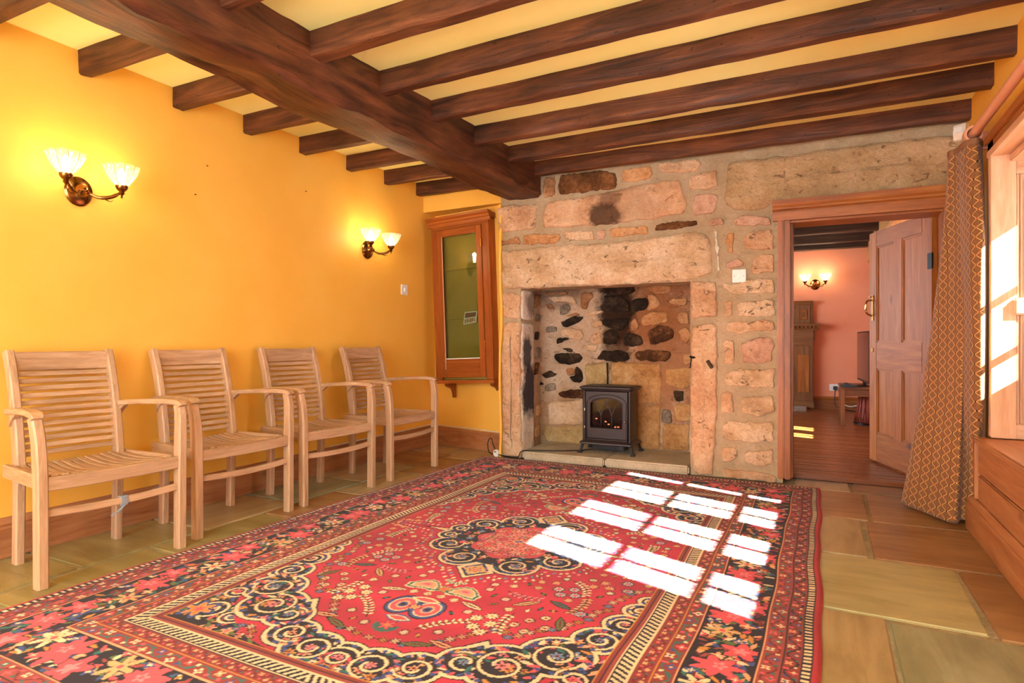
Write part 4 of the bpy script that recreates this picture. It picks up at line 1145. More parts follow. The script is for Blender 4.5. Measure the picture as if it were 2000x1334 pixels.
    cell = ((np.floor((Tt + (E - 0.5) * 0.6) / 0.0125) % 2 == 0) & (np.abs(E - 0.50) < 0.018)) | (np.abs(E - 0.476) < 0.003) | (np.abs(E - 0.524) < 0.003)
    img[g2 & cell] = cc['cream']
    band(0.528, 0.54, 'rust2'); band(0.54, 0.545, 'navy'); band(0.545, 0.556, 'rust'); band(0.556, 0.561, 'gold')
    def place(t, e, end):
        return (t, hl - e) if end else (hw - e, t)
    for end in (0, 1):
        LL = hw if end else hl
        side = (EX >= EY) if end else (EX < EY)
        def vine(mask, mid, amp, per, colv, fl, r):
            ok = mask & side
            n = int(LL / (per / 24)) + 1
            stroke([place(k * per / 24, mid + amp * math.sin(2 * PI * k / 24), end) for k in range(n)], 0.0035, colv, ok)
            k = 0
            while k * per / 2 < LL:
                t = (k + 0.5) * per / 2
                p = place(t, mid - amp * 0.55 * (1 if k % 2 == 0 else -1), end)
                flower(p[0], p[1], r, 4, fl[k % len(fl)], fl[(k + 1) % len(fl)], None, ok, PI * (k % 2))
                p = place(t + per * 0.22, mid + amp * 0.7 * (1 if k % 2 == 0 else -1), end)
                disc(p[0], p[1], r * 0.4, fl[(k + 2) % len(fl)], ok)
                p = place(t - per * 0.18, mid + amp * 0.8 * (1 if k % 2 == 0 else -1), end)
                leaf(p[0], p[1], r * 0.7, r * 0.3, 0.8 * k, 'teal' if k % 3 else 'coral', ok)
                k += 1
        vine(mA, 0.080, 0.016, 0.11, 'navy', ['coral', 'cream', 'blue', 'peach'], 0.013)
        vine(mB, 0.134, 0.018, 0.12, 'wine', ['blue', 'cream', 'coral', 'teal', 'cream'], 0.015)
        vine(mC & (E < 0.418), 0.391, 0.017, 0.13, 'teal', ['coral', 'cream', 'blue', 'peach', 'cream'], 0.017)
        vine(mC & (E > 0.422), 0.446, 0.014, 0.07, 'wine', ['peach', 'coral', 'sand'], 0.010)
        ok = mM & side
        for k in range(int(LL * 260)):
            t, e = rnd.uniform(0, LL), rnd.uniform(0.18, 0.345)
            p = place(t, e, end)
            a = rnd.uniform(0, PI)
            leaf(p[0], p[1], rnd.uniform(0.014, 0.03), rnd.uniform(0.005, 0.010), a, rnd.choice(['cream', 'coral', 'gold', 'green', 'teal', 'wine', 'peach', 'rust2', 'blue']), ok)
        k = 0; t = 0.04
        while t < LL:
            e = 0.262 + 0.045 * math.sin(t * 17)
            p = place(t, e, end)
            if k % 3 == 0:
                flower(p[0], p[1], 0.078, 7, 'coral', 'coral', 'navy', ok, 0.6, 0.8 if end else 1.25, 0.22)
                flower(p[0] + 0.008, p[1] - 0.006, 0.024, 5, 'pink', 'coral', None, ok)
            elif k % 3 == 1:
                flower(p[0], p[1], 0.058, 6, 'cream' if k % 2 else 'sand', 'sand', 'navy', ok, 0.2, 0.8 if end else 1.3, 0.35)
                disc(p[0], p[1], 0.010, 'coral', ok)
            else:
                flower(p[0], p[1], 0.064, 5, 'coral', 'pink', 'navy', ok, 1.2, 0.8 if end else 1.2, 0.25)
            for s in (-1, 1):
                p2 = place(t + 0.052, e + s * 0.058, end)
                flower(p2[0], p2[1], 0.022, 4, ['blue', 'coral', 'peach', 'blue'][(k + s) % 4], 'cream', None, ok)
            t += 0.118; k += 1
    return img, nx, ny

def make_rug():
    q = 0.0042
    W, L = 2.54, 3.625
    quart, nx, ny = rug_pattern(W, L, q)
    full = np.concatenate([quart[:, ::-1], quart], 1)
    full = np.concatenate([full[::-1], full], 0)
    NY, NX = full.shape[:2]
    rng = np.random.default_rng(3)
    # wool: every knot a slightly different shade, bands of abrash along the length
    full = full * (1 + 0.16 * (rng.random((NY, NX, 1)) - 0.5))
    ab = 1 + 0.08 * np.sin(np.arange(NY) * q * 7.0) + 0.05 * np.sin(np.arange(NY) * q * 19.0 + 1)
    full = np.clip(full * ab[:, None, None], 0, 1)
    y0, y1 = 0.785, 4.405
    v = np.linspace(0, 1, NY); u = np.linspace(0, 1, NX)
    U, V = np.meshgrid(u, v)
    Yw = y0 + (y1 - y0) * V + 0.006 * np.sin(U * 9)
    xl = -2.592 + 0.118 * V + 0.005 * np.sin(V * 21)
    xr = 0.004 + 0.004 * np.sin(V * 17) + 0.003 * np.sin(V * 41)
    Xw = xl + (xr - xl) * U
    edge = np.minimum(np.minimum(U, 1 - U) * W, np.minimum(V, 1 - V) * L)
    Zw = 0.003 + 0.008 * np.clip(edge / 0.012, 0, 1) + 0.0012 * np.sin(Xw * 7 + 1) * np.sin(Yw * 5) + 0.0006 * rng.random((NY, NX))
    Zw += 0.004 * np.exp(-((Xw - 0.0) / 0.03) ** 2) * (np.sin(Yw * 13) * 0.5 + 0.5) * np.clip(edge / 0.01, 0, 1)
    co = np.stack([Xw, Yw, Zw], -1).reshape(-1, 3).astype(np.float32)
    me = bpy.data.meshes.new('rug')
    nv = NX * NY; nf = (NX - 1) * (NY - 1)
    idx = np.arange(nv).reshape(NY, NX)
    quads = np.stack([idx[:-1, :-1], idx[:-1, 1:], idx[1:, 1:], idx[1:, :-1]], -1).reshape(-1)
    me.vertices.add(nv); me.vertices.foreach_set('co', co.ravel())
    me.loops.add(nf * 4); me.loops.foreach_set('vertex_index', quads.astype(np.int32))
    me.polygons.add(nf); me.polygons.foreach_set('loop_start', (np.arange(nf) * 4).astype(np.int32))
    me.update(calc_edges=True)
    at = me.color_attributes.new('weave', 'FLOAT_COLOR', 'POINT')
    rgba = np.ones((nv, 4), np.float32); rgba[:, :3] = full.reshape(-1, 3)
    at.data.foreach_set('color', rgba.ravel())
    M = Mat('woven_wool', 0.95, 0, 0.12)
    an = M.n('ShaderNodeAttribute', attribute_name='weave')
    M.color(an.outputs['Color'])
    M.b.inputs['Sheen Weight'].default_value = 0.08
    M.b.inputs['Sheen Roughness'].default_value = 0.6
    root = thing('rug', 'large red and navy patterned oriental rug with sun patches', 'rug', (-1.27, 2.65, 0))
    o = link_obj('pile', me, M.m, root)
    o.location = (1.27, -2.65, 0)
    # fringes at both ends
    FR = plain('cream_fringe', '#d8c09a', 0.9)
    r = random.Random(9)
    for yy, s in ((y1, 1), (y0, -1)):
        mb = MB()
        x = -2.46 if s > 0 else -2.58
        while x < 0.0:
            ln = r.uniform(0.012, 0.03) * (1.0 if s > 0 else 1.6); dx = r.uniform(-0.008, 0.008)
            a = Vector((x + 1.27, yy - 2.65 - s * 0.004, 0.005)); b = Vector((x + dx + 1.27, yy - 2.65 + s * ln, 0.003))
            w = Vector((0.0016, 0, 0)); h = Vector((0, 0, 0.003))
            mb.add([a - w, a + w, a + h, b - w, b + w, b + h], [(0, 1, 4, 3), (1, 2, 5, 4), (2, 0, 3, 5), (3, 4, 5)])
            x += r.uniform(0.004, 0.009)
        f = mb.build('fringe', FR, root); f['kind'] = 'stuff'; f['label'] = 'short cream fringe'
make_rug()

# ------------------------------------------------------------------ teak chairs
TEAK = {ax: wood('teak_' + 'xyz'[ax], '#98704e', '#b8906c', '#caa686', ax, 1.3, 0.5, 0.08) for ax in range(3)}
CHAIR_GROUP = 'teak armchairs along the yellow wall'
def make_chair(label, loc, rz):
    t = thing('teak_armchair', label, 'chair', loc, (0, 0, rz), CHAIR_GROUP)
    def back_x(z):
        # rake of the back posts
        if z < 0.42: return -0.185 - 0.012 * (1 - z / 0.42)
        u = (z - 0.42) / 0.50
        return -0.185 - 0.055 * u - 0.055 * u ** 3
    # front legs rise into the arms
    for s in (-1, 1):
        path = [(0.200, s * 0.274, 0.0), (0.200, s * 0.275, 0.2), (0.199, s * 0.276, 0.40), (0.197, s * 0.279, 0.52), (0.190, s * 0.283, 0.60), (0.175, s * 0.286, 0.655)]
        MB().sweep(spline(path, 4), [(0.040, 0.048)] * 9 + [(0.040, 0.050)] * 4 + [(0.039, 0.048)] * 4 + [(0.038, 0.044)] * 4, up=(1, 0, 0)).build('leg', TEAK[2], t, smooth='auto')
    # back legs run up as back posts
    for s in (-1, 1):
        zs = [0.0, 0.14, 0.28, 0.42, 0.55, 0.68, 0.78, 0.86, 0.905]
        path = [(back_x(z), s * (0.198 + 0.003 * z), z) for z in zs]
        MB().sweep(spline(path, 3), [(0.036 if i < 10 else 0.034, 0.040 + (0.014 if 8 <= i <= 14 else 0.004)) for i in range(25)], up=(1, 0, 0)).build('back_leg', TEAK[2], t, smooth='auto')
    # arms
    for s in (-1, 1):
        path = [(-0.225, s * 0.216, 0.650), (-0.12, s * 0.234, 0.660), (0.02, s * 0.256, 0.668), (0.12, s * 0.276, 0.670), (0.185, s * 0.285, 0.665), (0.202, s * 0.287, 0.650)]
        MB().sweep(spline(path, 4), [(0.046, 0.024)] * 17 + [(0.044, 0.025)] * 2 + [(0.040, 0.026)] * 2).build('armrest', TEAK[0], t, smooth='auto')
        mb = MB(); mb.prism([(-0.21, 0.642), (-0.145, 0.646), (-0.165, 0.632), (-0.195, 0.612), (-0.215, 0.585)], s * 0.216 - 0.011, s * 0.216 + 0.011, axis='y')
        mb.build('arm_bracket', TEAK[2], t)
    # seat frame
    for s in (-1, 1):
        MB().sweep(arc((-0.232, s * 0.229, 0.398), (0.178, s * 0.262, 0.398), (0, 0, 0), 4), (0.024, 0.056)).build('side_rail', TEAK[0], t, smooth='auto')
    MB().sweep(arc((0.205, -0.257, 0.397), (0.205, 0.257, 0.397), (0.0, 0, -0.004), 8), (0.026, 0.054)).build('front_rail', TEAK[1], t, smooth='auto')
    MB().sweep(arc((-0.178, -0.225, 0.405), (-0.178, 0.225, 0.405), (0, 0, -0.008), 8), (0.024, 0.034)).build('rear_rail', TEAK[1], t, smooth='auto')
    n = 13
    for i in range(n):
        f = i / (n - 1) * 2 - 1
        y0, y1 = f * 0.195, f * 0.226
        dip = -0.010 * (1 - f * f)
        MB().sweep(arc((-0.190, y0, 0.424 + dip), (0.192, y1, 0.424 + dip), (0, 0, -0.018), 7), (0.0235, 0.012)).build('seat_slat', TEAK[0], t, smooth='auto')
    # back
    zt = 0.862
    MB().sweep(arc((back_x(zt), -0.186, zt), (back_x(zt), 0.186, zt), (-0.016, 0, 0), 10), (0.026, 0.084)).build('top_rail', TEAK[1], t, smooth='auto')
    for i in range(12):
        z = 0.462 + i * 0.0313
        MB().sweep(arc((back_x(z), -0.186, z), (back_x(z), 0.186, z), (-0.016, 0, 0), 8), (0.013, 0.0205)).build('back_slat', TEAK[1], t, smooth='auto')
    MB().sweep(arc((0.200, -0.257, 0.285), (0.200, 0.257, 0.285), (-0.002, 0, -0.012), 10), (0.020, 0.030)).build('stretcher', TEAK[1], t, smooth='auto')
    return t
chair = make_chair('nearest teak slatted armchair, grey tape tied round its stretcher', (-2.860, 1.588, 0), -0.07)
copy_thing(chair, 'second teak slatted armchair, next to the one with the tape', (-2.876, 2.252, 0), (0, 0, -0.04))
copy_thing(chair, 'third teak slatted armchair with swirled grain on its top rail', (-2.848, 2.925, 0), (0, 0, -0.08))
copy_thing(chair, 'farthest teak slatted armchair, standing next to the glazed cabinet', (-2.828, 3.648, 0), (0, 0, 0.01))
# tape left tied round the stretcher of the first chair
TAPE = plain('grey_tape', '#8e9298', 0.45, 0.1, 0.5, 0.15, 60, 0.3)
tp = thing('tape_tie', 'crumpled grey tape tied round the first chair stretcher', 'tape', (-2.6605, 1.600, 0.2735))
mb = MB(); mb.sweep([(0.0, -0.014, 0.0), (0.0, 0.014, 0.0)], (0.028, 0.040)); mb.build('band', TAPE, tp)
mb = MB(); mb.sweep(spline([(0.012, 0.0, -0.018), (0.022, -0.03, -0.036), (0.018, -0.06, -0.050)], 4), [(0.012, 0.004)] * 9); mb.sweep(spline([(0.0, 0.01, -0.022), (-0.05, 0.09, -0.02), (-0.10, 0.22, 0.0)], 4), [(0.010, 0.003)] * 9)
mb.build('loose_end', TAPE, tp)

# ------------------------------------------------------------------ wall sconces
SHADE = bpy.data.materials.new('fluted_glass'); SHADE.use_nodes = True
def _shade():
    t = SHADE.node_tree; t.nodes.clear()
    o = t.nodes.new('ShaderNodeOutputMaterial')
    tr = t.nodes.new('ShaderNodeBsdfTransparent'); tl = t.nodes.new('ShaderNodeBsdfTranslucent'); gl = t.nodes.new('ShaderNodeBsdfGlossy')
    gl.inputs['Roughness'].default_value = 0.08
    tl.inputs[0].default_value = (0.95, 0.9, 0.8, 1)
    tc = t.nodes.new('ShaderNodeTexCoord'); nz = t.nodes.new('ShaderNodeTexNoise'); nz.inputs['Scale'].default_value = 40
    t.links.new(tc.outputs['Object'], nz.inputs['Vector'])
    mr = t.nodes.new('ShaderNodeMapRange'); mr.inputs[3].default_value = 0.03; mr.inputs[4].default_value = 0.10
    t.links.new(nz.outputs['Fac'], mr.inputs[0])
    m1 = t.nodes.new('ShaderNodeMixShader'); t.links.new(mr.outputs[0], m1.inputs[0])
    t.links.new(tr.outputs[0], m1.inputs[1]); t.links.new(tl.outputs[0], m1.inputs[2])
    m2 = t.nodes.new('ShaderNodeMixShader'); m2.inputs[0].default_value = 0.10
    t.links.new(m1.outputs[0], m2.inputs[1]); t.links.new(gl.outputs[0], m2.inputs[2])
    t.links.new(m2.outputs[0], o.inputs[0])
_shade()
BULB = bpy.data.materials.new('lit_bulb'); BULB.use_nodes = True
BULB.node_tree.nodes['Principled BSDF'].inputs['Emission Color'].default_value = (1.0, 0.80, 0.5, 1)
BULB.node_tree.nodes['Principled BSDF'].inputs['Emission Strength'].default_value = 30.0
SCONCE_BRASS = plain('aged_brass', '#8a6034', 0.2, 1.0, 0.5)
REFRACTION = plain('refraction_brown', '#b88a4e', 0.15, 0.0, 0.6)  # brown tubes stand in for dark refraction lines in the fluted shade
def make_sconce(label, loc, rz, watts):
    """local x points out of the wall"""
    t = thing('wall_sconce', label, 'wall light', loc, (0, 0, rz), 'two-armed brass wall lights')
    bp = MB().lathe([(0.001, 0.0), (0.062, 0.0), (0.064, 0.006), (0.056, 0.014), (0.058, 0.018), (0.044, 0.026), (0.030, 0.030), (0.026, 0.046), (0.016, 0.056), (0.012, 0.068), (0.001, 0.074)], 28, axis='x')
    bp.v = [(x, y, z * 1.12) for x, y, z in bp.v]
    bp.build('backplate', SCONCE_BRASS, t, smooth='auto')
    for s in (-1, 1):
        arm = MB().tube(spline([(0.045, s * 0.015, -0.005), (0.085, s * 0.045, -0.028), (0.115, s * 0.085, -0.022), (0.135, s * 0.112, -0.002), (0.140, s * 0.125, 0.006)], 6), [0.008] * 8 + [0.0095] * 9 + [0.007] * 8, 10)
        arm.tube(spline([(0.098, s * 0.062, -0.03), (0.112, s * 0.085, -0.042), (0.125, s * 0.095, -0.035)], 4), [0.004, 0.004, 0.0035, 0.003, 0.003, 0.003, 0.002, 0.0015, 0.001], 6)
        arm.build('arm', SCONCE_BRASS, t, smooth=True)
        c = (0.140, s * 0.125, 0.0)
        MB().lathe([(0.001, -0.022), (0.006, -0.018), (0.003, -0.010), (0.010, -0.002), (0.014, 0.004), (0.010, 0.010), (0.020, 0.018), (0.027, 0.030), (0.028, 0.040), (0.024, 0.040), (0.001, 0.034)], 20, c).build('cup', SCONCE_BRASS, t, smooth='auto')
        sh = MB().lathe([(0.022, 0.036), (0.034, 0.050), (0.050, 0.072), (0.064, 0.098), (0.073, 0.122), (0.076, 0.134), (0.073, 0.134), (0.061, 0.098), (0.047, 0.072), (0.031, 0.050), (0.019, 0.038)], 90, c, flute=0.085, nf=9, close=False)
        sho = sh.build('shade', SHADE, t, smooth=True)
        for k in range(9):
            a = (k + 0.5) / 9 * 2 * PI
            MB().tube([(c[0] + r_ * 0.93 * math.cos(a), c[1] + r_ * 0.93 * math.sin(a), z_) for r_, z_ in ((0.022, 0.037), (0.034, 0.050), (0.050, 0.072), (0.064, 0.098), (0.073, 0.122), (0.076, 0.133))], 0.0016, 6).build('refraction_line', REFRACTION, sho, smooth=True)
        b = MB().lathe([(0.001, 0.040), (0.010, 0.042), (0.012, 0.066), (0.017, 0.082), (0.015, 0.100), (0.006, 0.122), (0.001, 0.126)], 14, c).build('bulb', BULB, t, smooth=True)
        ld = bpy.data.lights.new('lamp_glow', 'POINT'); ld.energy = watts; ld.color = (1.0, 0.80, 0.52); ld.shadow_soft_size = 0.022
        lo = bpy.data.objects.new('lamp_glow', ld); C.objects.link(lo); lo.parent = t
        lo.location = (c[0], c[1], 0.118)
    return t
make_sconce('lit brass wall light high above the first two chairs', (XL, 1.715, 1.675), 0, 0.85)
make_sconce('lit brass wall light beside the glazed cabinet', (XL, 3.835, 1.675), 0, 0.85)
make_sconce('lit brass wall light on the salmon wall of the room beyond', (-0.062, PYN, 1.735), -PI / 2, 0.85 * 1.8)

# ------------------------------------------------------------------ glazed cabinet in the alcove
CABW = {ax: wood('cabinet_wood_' + 'xyz'[ax], '#7a3a12', '#964c1a', '#ac6226', ax, 0.9, 0.35, 0.08) for ax in range(3)}
CAB_GLASS = glass_mat('cabinet_glass', (0.86, 0.9, 0.8))
cab = thing('glazed_cabinet', 'tall wall-hung wooden cabinet with a glazed door in the alcove', 'cabinet', (-2.745, 4.615, 0.60), (0, math.radians(-2.4), math.radians(-3.0)))
CW, CHT, CD = 0.60, 1.40, 0.13      # local x across, y into the wall
def K(a, b, nm, ax, par=cab, bev=0.003, m=None):
    return MB().box2(a, b).build(nm, m or CABW[ax], par, bevel=bev)
hwid = CW / 2
OLIVE = plain('olive_reflection_lining', '#9c8638', 0.5, 0, 0.4, 0.1, 5)  # lining coloured olive to stand for the yellow wall reflected in the glass
K((-hwid, -0.04, 0.02), (-hwid + 0.022, CD - 0.04, CHT), 'side_panel', 2)
K((hwid - 0.022, -0.04, 0.02), (hwid, CD - 0.04, CHT), 'side_panel', 2)
K((-hwid + 0.01, -0.012, 0.02), (hwid - 0.01, CD - 0.05, CHT), 'back_panel', 2, m=OLIVE)
K((-hwid, -0.04, CHT - 0.02), (hwid, CD - 0.04, CHT), 'top_panel', 0)
K((-hwid - 0.012, -0.075, -0.012), (hwid + 0.012, CD - 0.04, 0.018), 'bottom_shelf', 0, bev=0.006)
for z in (0.55, 0.98):
    K((-hwid + 0.022, -0.034, z), (hwid - 0.022, -0.011, z + 0.012), 'inner_shelf', 0, m=OLIVE)
K((-hwid, -0.058, 0.02), (-hwid + 0.07, -0.04, CHT - 0.05), 'face_frame', 2)
K((hwid - 0.07, -0.058, 0.02), (hwid, -0.04, CHT - 0.05), 'face_frame', 2)
K((-hwid, -0.058, CHT - 0.06), (hwid, -0.04, CHT), 'face_frame', 0)
mb = MB()
mb.prism([(-0.04, CHT - 0.03), (-0.062, CHT - 0.03), (-0.066, CHT - 0.006), (-0.078, CHT + 0.004), (-0.080, CHT + 0.016), (-0.096, CHT + 0.034), (-0.102, CHT + 0.05), (-0.04, CHT + 0.05)], -hwid - 0.03, hwid + 0.02, axis='x')
mb.box2((-hwid - 0.02, -0.05, CHT), (hwid + 0.01, CD - 0.045, CHT + 0.045))
mb.build('cornice', CABW[0], cab)
door = MB().box2((-hwid + 0.072, -0.070, 0.04), (-hwid + 0.125, -0.052, CHT - 0.065)).build('glazed_door', CABW[2], cab, bevel=0.003)
K((hwid - 0.125, -0.070, 0.04), (hwid - 0.072, -0.052, CHT - 0.065), 'door_stile', 2, door)
K((-hwid + 0.125, -0.070, CHT - 0.125), (hwid - 0.125, -0.052, CHT - 0.065), 'door_rail', 0, door)
K((-hwid + 0.125, -0.070, 0.04), (hwid - 0.125, -0.052, 0.11), 'door_rail', 0, door)
K((-hwid + 0.125, -0.066, 0.11), (hwid - 0.125, -0.056, 0.20), 'door_rail', 0, door)
K((-hwid + 0.125, -0.067, 0.20), (hwid - 0.125, -0.060, 0.208), 'putty_line', 0, door, 0.001, WHITE)
K((-hwid + 0.118, -0.072, 0.11), (-hwid + 0.126, -0.068, CHT - 0.12), 'bead', 2, door, 0.001, PALEPINE[2])
MB().box2((-hwid + 0.123, -0.0625, 0.20), (hwid - 0.123, -0.0600, CHT - 0.12)).build('pane', CAB_GLASS, door)
for z in (0.28, 1.15):
    K((hwid - 0.076, -0.076, z), (hwid - 0.066, -0.056, z + 0.07), 'hinge', 2, cab, 0.001, BRASS)
for x in (-hwid + 0.10, hwid - 0.03):
    mb = MB(); mb.prism([(-0.055, -0.012), (0.085, -0.012), (0.085, -0.145), (0.060, -0.145), (0.055, -0.10), (0.040, -0.07), (0.015, -0.055), (-0.02, -0.045), (-0.045, -0.035)], x - 0.014, x + 0.014, axis='x')
    mb.v = [(a, b, c) for a, b, c in mb.v]
    mb.build('bracket', CABW[2], cab, bevel=0.003)
# picture card behind the glass
CARDM = Mat('printed_card', 0.5)
cv = CARDM.noise(CARDM.co((1, 1, 1)), 90, 3)
CARDM.color(CARDM.ramp(cv, [(0.40, lin('#6a3c22')), (0.5, lin('#b8895c')), (0.6, lin('#e8dccb'))]))
card = thing('picture_card', 'small brown and white picture card tilted inside the glazed cabinet', 'card', (-2.690, 4.5535, 1.155), (0, math.radians(-8), math.radians(-3.0)))
sk = 0.022
mb = MB(); mb.add([(-0.075, 0, -0.05), (0.058, 0, -0.05), (0.085, 0, 0.045), (-0.045, 0, 0.055), (-0.075, 0.002, -0.05), (0.058, 0.002, -0.05), (0.085, 0.002, 0.045), (-0.045, 0.002, 0.055)], [(0, 1, 2, 3), (7, 6, 5, 4), (0, 4, 5, 1), (1, 5, 6, 2), (2, 6, 7, 3), (3, 7, 4, 0)])
mb.build('card_border', WHITE, card)
mb = MB(); mb.add([(-0.062, -0.001, -0.042), (0.050, -0.001, -0.042), (0.058, -0.001, -0.008), (-0.052, -0.001, -0.004)], [(0, 1, 2, 3)]); mb.build('print', CARDM.m, card)
mb = MB(); mb.add([(-0.050, -0.001, 0.004), (0.062, -0.001, 0.0), (0.072, -0.001, 0.037), (-0.039, -0.001, 0.046)], [(0, 1, 2, 3)]); mb.build('print_heading', plain('brown_print', '#6a4030', 0.6), card)

# ------------------------------------------------------------------ electric stove
STOVE = plain('brown_black_enamel', '#33292a', 0.42, 0.3, 0.5, 0.05)
STOVED = plain('matt_black_metal', '#1a1718', 0.5, 0.2, 0.4)
st = thing('electric_stove', 'black electric stove with arched glass door standing on the hearth', 'stove', (-1.503, 4.76, 0.066), (0, 0, math.radians(1.0)))
sw, sd = 0.19, 0.115      # half width and half depth of the body; front faces -y
MB().box2((-sw, -sd, 0.10), (-sw + 0.012, sd, 0.50)).build('side_panel', STOVE, st, bevel=0.004)
MB().box2((sw - 0.012, -sd, 0.10), (sw, sd, 0.50)).build('side_panel', STOVE, st, bevel=0.004)
MB().box2((-sw, sd - 0.012, 0.10), (sw, sd, 0.50)).build('back_panel', STOVED, st)
for s in (-1, 1):
    MB().tube([(s * (sw - 0.006), -sd + 0.004, 0.10), (s * (sw - 0.006), -sd + 0.004, 0.50)], 0.011, 14).build('corner_post', STOVE, st, smooth='auto')
def plate(z0, prof, nm):
    rings = []
    for (e, z) in prof:
        a, b = sw + e, sd + e; c = 0.022
        rings.append([(-a + c, -b, z), (a - c, -b, z), (a, -b + c, z), (a, b - c, z), (a - c, b, z), (-a + c, b, z), (-a, b - c, z), (-a, -b + c, z)])
    MB().rings(rings).build(nm, STOVE, st)
plate(0, [(0.006, 0.492), (0.018, 0.500), (0.020, 0.508), (0.030, 0.514), (0.028, 0.524), (0.010, 0.532), (-0.01, 0.534)], 'top_plate')
plate(0, [(0.024, 0.070), (0.030, 0.076), (0.028, 0.086), (0.012, 0.098), (0.004, 0.106)], 'base_plate')
# front door with arched opening
def arch_outline(x0, x1, z0, zs, rise, n=14):
    pts = [(x0, z0), (x1, z0), (x1, zs)]
    for k in range(1, n):
        a = k / n
        x = x1 + (x0 - x1) * a
        pts.append((x, zs + rise * (1 - (2 * a - 1) ** 2) ** 0.6))
    pts.append((x0, zs))
    return pts
ox = arch_outline(-0.128, 0.128, 0.205, 0.395, 0.045)
n = len(ox)
def outer(p):
    x = max(-0.165, min(0.165, p[0] * 1.35)); 
    return x
outp = []
for (x, z) in ox:
    if z <= 0.2051: outp.append((0.168 if x > 0 else -0.168, 0.108))
    else: outp.append((max(-0.168, min(0.168, x * 1.3125)), 0.488))
mb = MB()
yf, yb = -sd - 0.006, -sd + 0.008
vs = [(x, yf, z) for x, z in ox] + [(x, yf, z) for x, z in outp] + [(x, yb, z) for x, z in ox] + [(x, yb, z) for x, z in outp]
fs = []
for i in range(n):
    j = (i + 1) % n
    fs += [(i, j, n + j, n + i), (2 * n + i, 3 * n + i, 3 * n + j, 2 * n + j), (i, 2 * n + i, 2 * n + j, j), (n + i, n + j, 3 * n + j, 3 * n + i)]
mb.add(vs, fs)
sdoor = mb.build('stove_door', STOVE, st)
MB().tube([(x, yf - 0.002, z) for x, z in ox] + [(ox[0][0], yf - 0.002, ox[0][1])], 0.005, 8).build('door_rim', STOVE, sdoor, smooth=True)
frm = arch_outline(-0.160, 0.160, 0.118, 0.405, 0.062)
MB().tube([(x, yf, z) for x, z in frm] + [(frm[0][0], yf, frm[0][1])], 0.0045, 8).build('door_outline', STOVE, sdoor, smooth=True)
# gothic tracery: two uprights that branch into pointed arches
tr_ = MB()
for x in (-0.043, 0.043):
    tr_.tube([(x, yf + 0.004, 0.205), (x, yf + 0.004, 0.30)], 0.005, 8)
for (xa, xb) in ((-0.043, 0.012), (0.043, -0.012), (-0.043, -0.105), (0.043, 0.105)):
    tr_.tube(spline([(xa, yf + 0.004, 0.30), (xa + (xb - xa) * 0.25, yf + 0.004, 0.345), (xa + (xb - xa) * 0.6, yf + 0.004, 0.385), (xb, yf + 0.004, 0.415)], 5), 0.005, 8)
tr_.build('tracery', STOVE, sdoor, smooth=True)
MB().box2((-0.13, -sd + 0.002, 0.20), (0.13, -sd + 0.004, 0.445)).build('pane', glass_mat('smoky_stove_glass', (0.55, 0.5, 0.5)), sdoor)
KNOB = plain('nickel', '#b8b0a4', 0.25, 1.0)
MB().lathe([(0.001, -0.02), (0.008, -0.018), (0.009, -0.012), (0.005, -0.006), (0.005, 0.0), (0.001, 0.0)], 12, (0.150, yf, 0.262), axis='y').build('knob', KNOB, sdoor, smooth=True)
for z in (0.205, 0.345):
    MB().tube([(-0.176, yf - 0.003, z - 0.010), (-0.176, yf - 0.003, z + 0.010)], 0.005, 8).build('hinge', KNOB, st)
# coal bed with glowing embers and back screen
COAL = plain('charred_logs', '#2c201c', 0.9, 0, 0.2, 0.4, 60, 0.8)
EMBER = bpy.data.materials.new('glowing_ember'); EMBER.use_nodes = True
EMBER.node_tree.nodes['Principled BSDF'].inputs['Base Color'].default_value = (0.5, 0.1, 0.03, 1)
EMBER.node_tree.nodes['Principled BSDF'].inputs['Emission Color'].default_value = (1.0, 0.32, 0.14, 1)
EMBER.node_tree.nodes['Principled BSDF'].inputs['Emission Strength'].default_value = 2.2
MB().box2((-sw + 0.014, sd - 0.03, 0.11), (sw - 0.014, sd - 0.014, 0.48)).build('flame_screen', plain('flame_screen', '#4a3c3c', 0.3), st)
cb = MB()
rr = random.Random(2)
for k in range(26):
    a = Vector((rr.uniform(-0.14, 0.14), rr.uniform(-0.08, 0.02), 0.17 + rr.uniform(0, 0.07)))
    b = a + Vector((rr.uniform(-0.06, 0.06), rr.uniform(-0.03, 0.03), rr.uniform(-0.01, 0.03)))
    cb.tube([a, a.lerp(b, 0.5), b], [0.010, 0.016, 0.009], 7)
cb.box2((-0.165, -0.09, 0.11), (0.165, 0.07, 0.18))
lg = cb.build('log_bed', COAL, st, smooth='auto'); lg['kind'] = 'stuff'
for (x, z) in ((-0.088, 0.272), (-0.012, 0.252), (0.012, 0.232), (0.09, 0.215), (0.066, 0.213)):
    MB().lathe([(0.001, -0.006), (0.008, -0.003), (0.009, 0.002), (0.001, 0.006)], 8, (x, -0.096, z)).build('ember', EMBER, st, smooth=True)
for sx in (-1, 1):
    for sy in (-1, 1):
        p = spline([(sx * (sw + 0.004), sy * (sd + 0.002), 0.076), (sx * (sw + 0.010), sy * (sd + 0.006), 0.048), (sx * (sw + 0.022), sy * (sd + 0.014), 0.014)], 4)
        mb = MB(); mb.sweep(p, [(0.026, 0.022)] * 3 + [(0.020, 0.018)] * 3 + [(0.018, 0.016)] * 3, up=(0, 1, 0))
        mb.box((sx * (sw + 0.024), sy * (sd + 0.016), 0.009), (0.034, 0.034, 0.018))
        mb.build('leg', STOVED, st, bevel=0.003)
hb = MB().box2((-0.13, -0.07, 0.022), (0.13, 0.08, 0.072)).build('heater_box', STOVED, st, bevel=0.004)
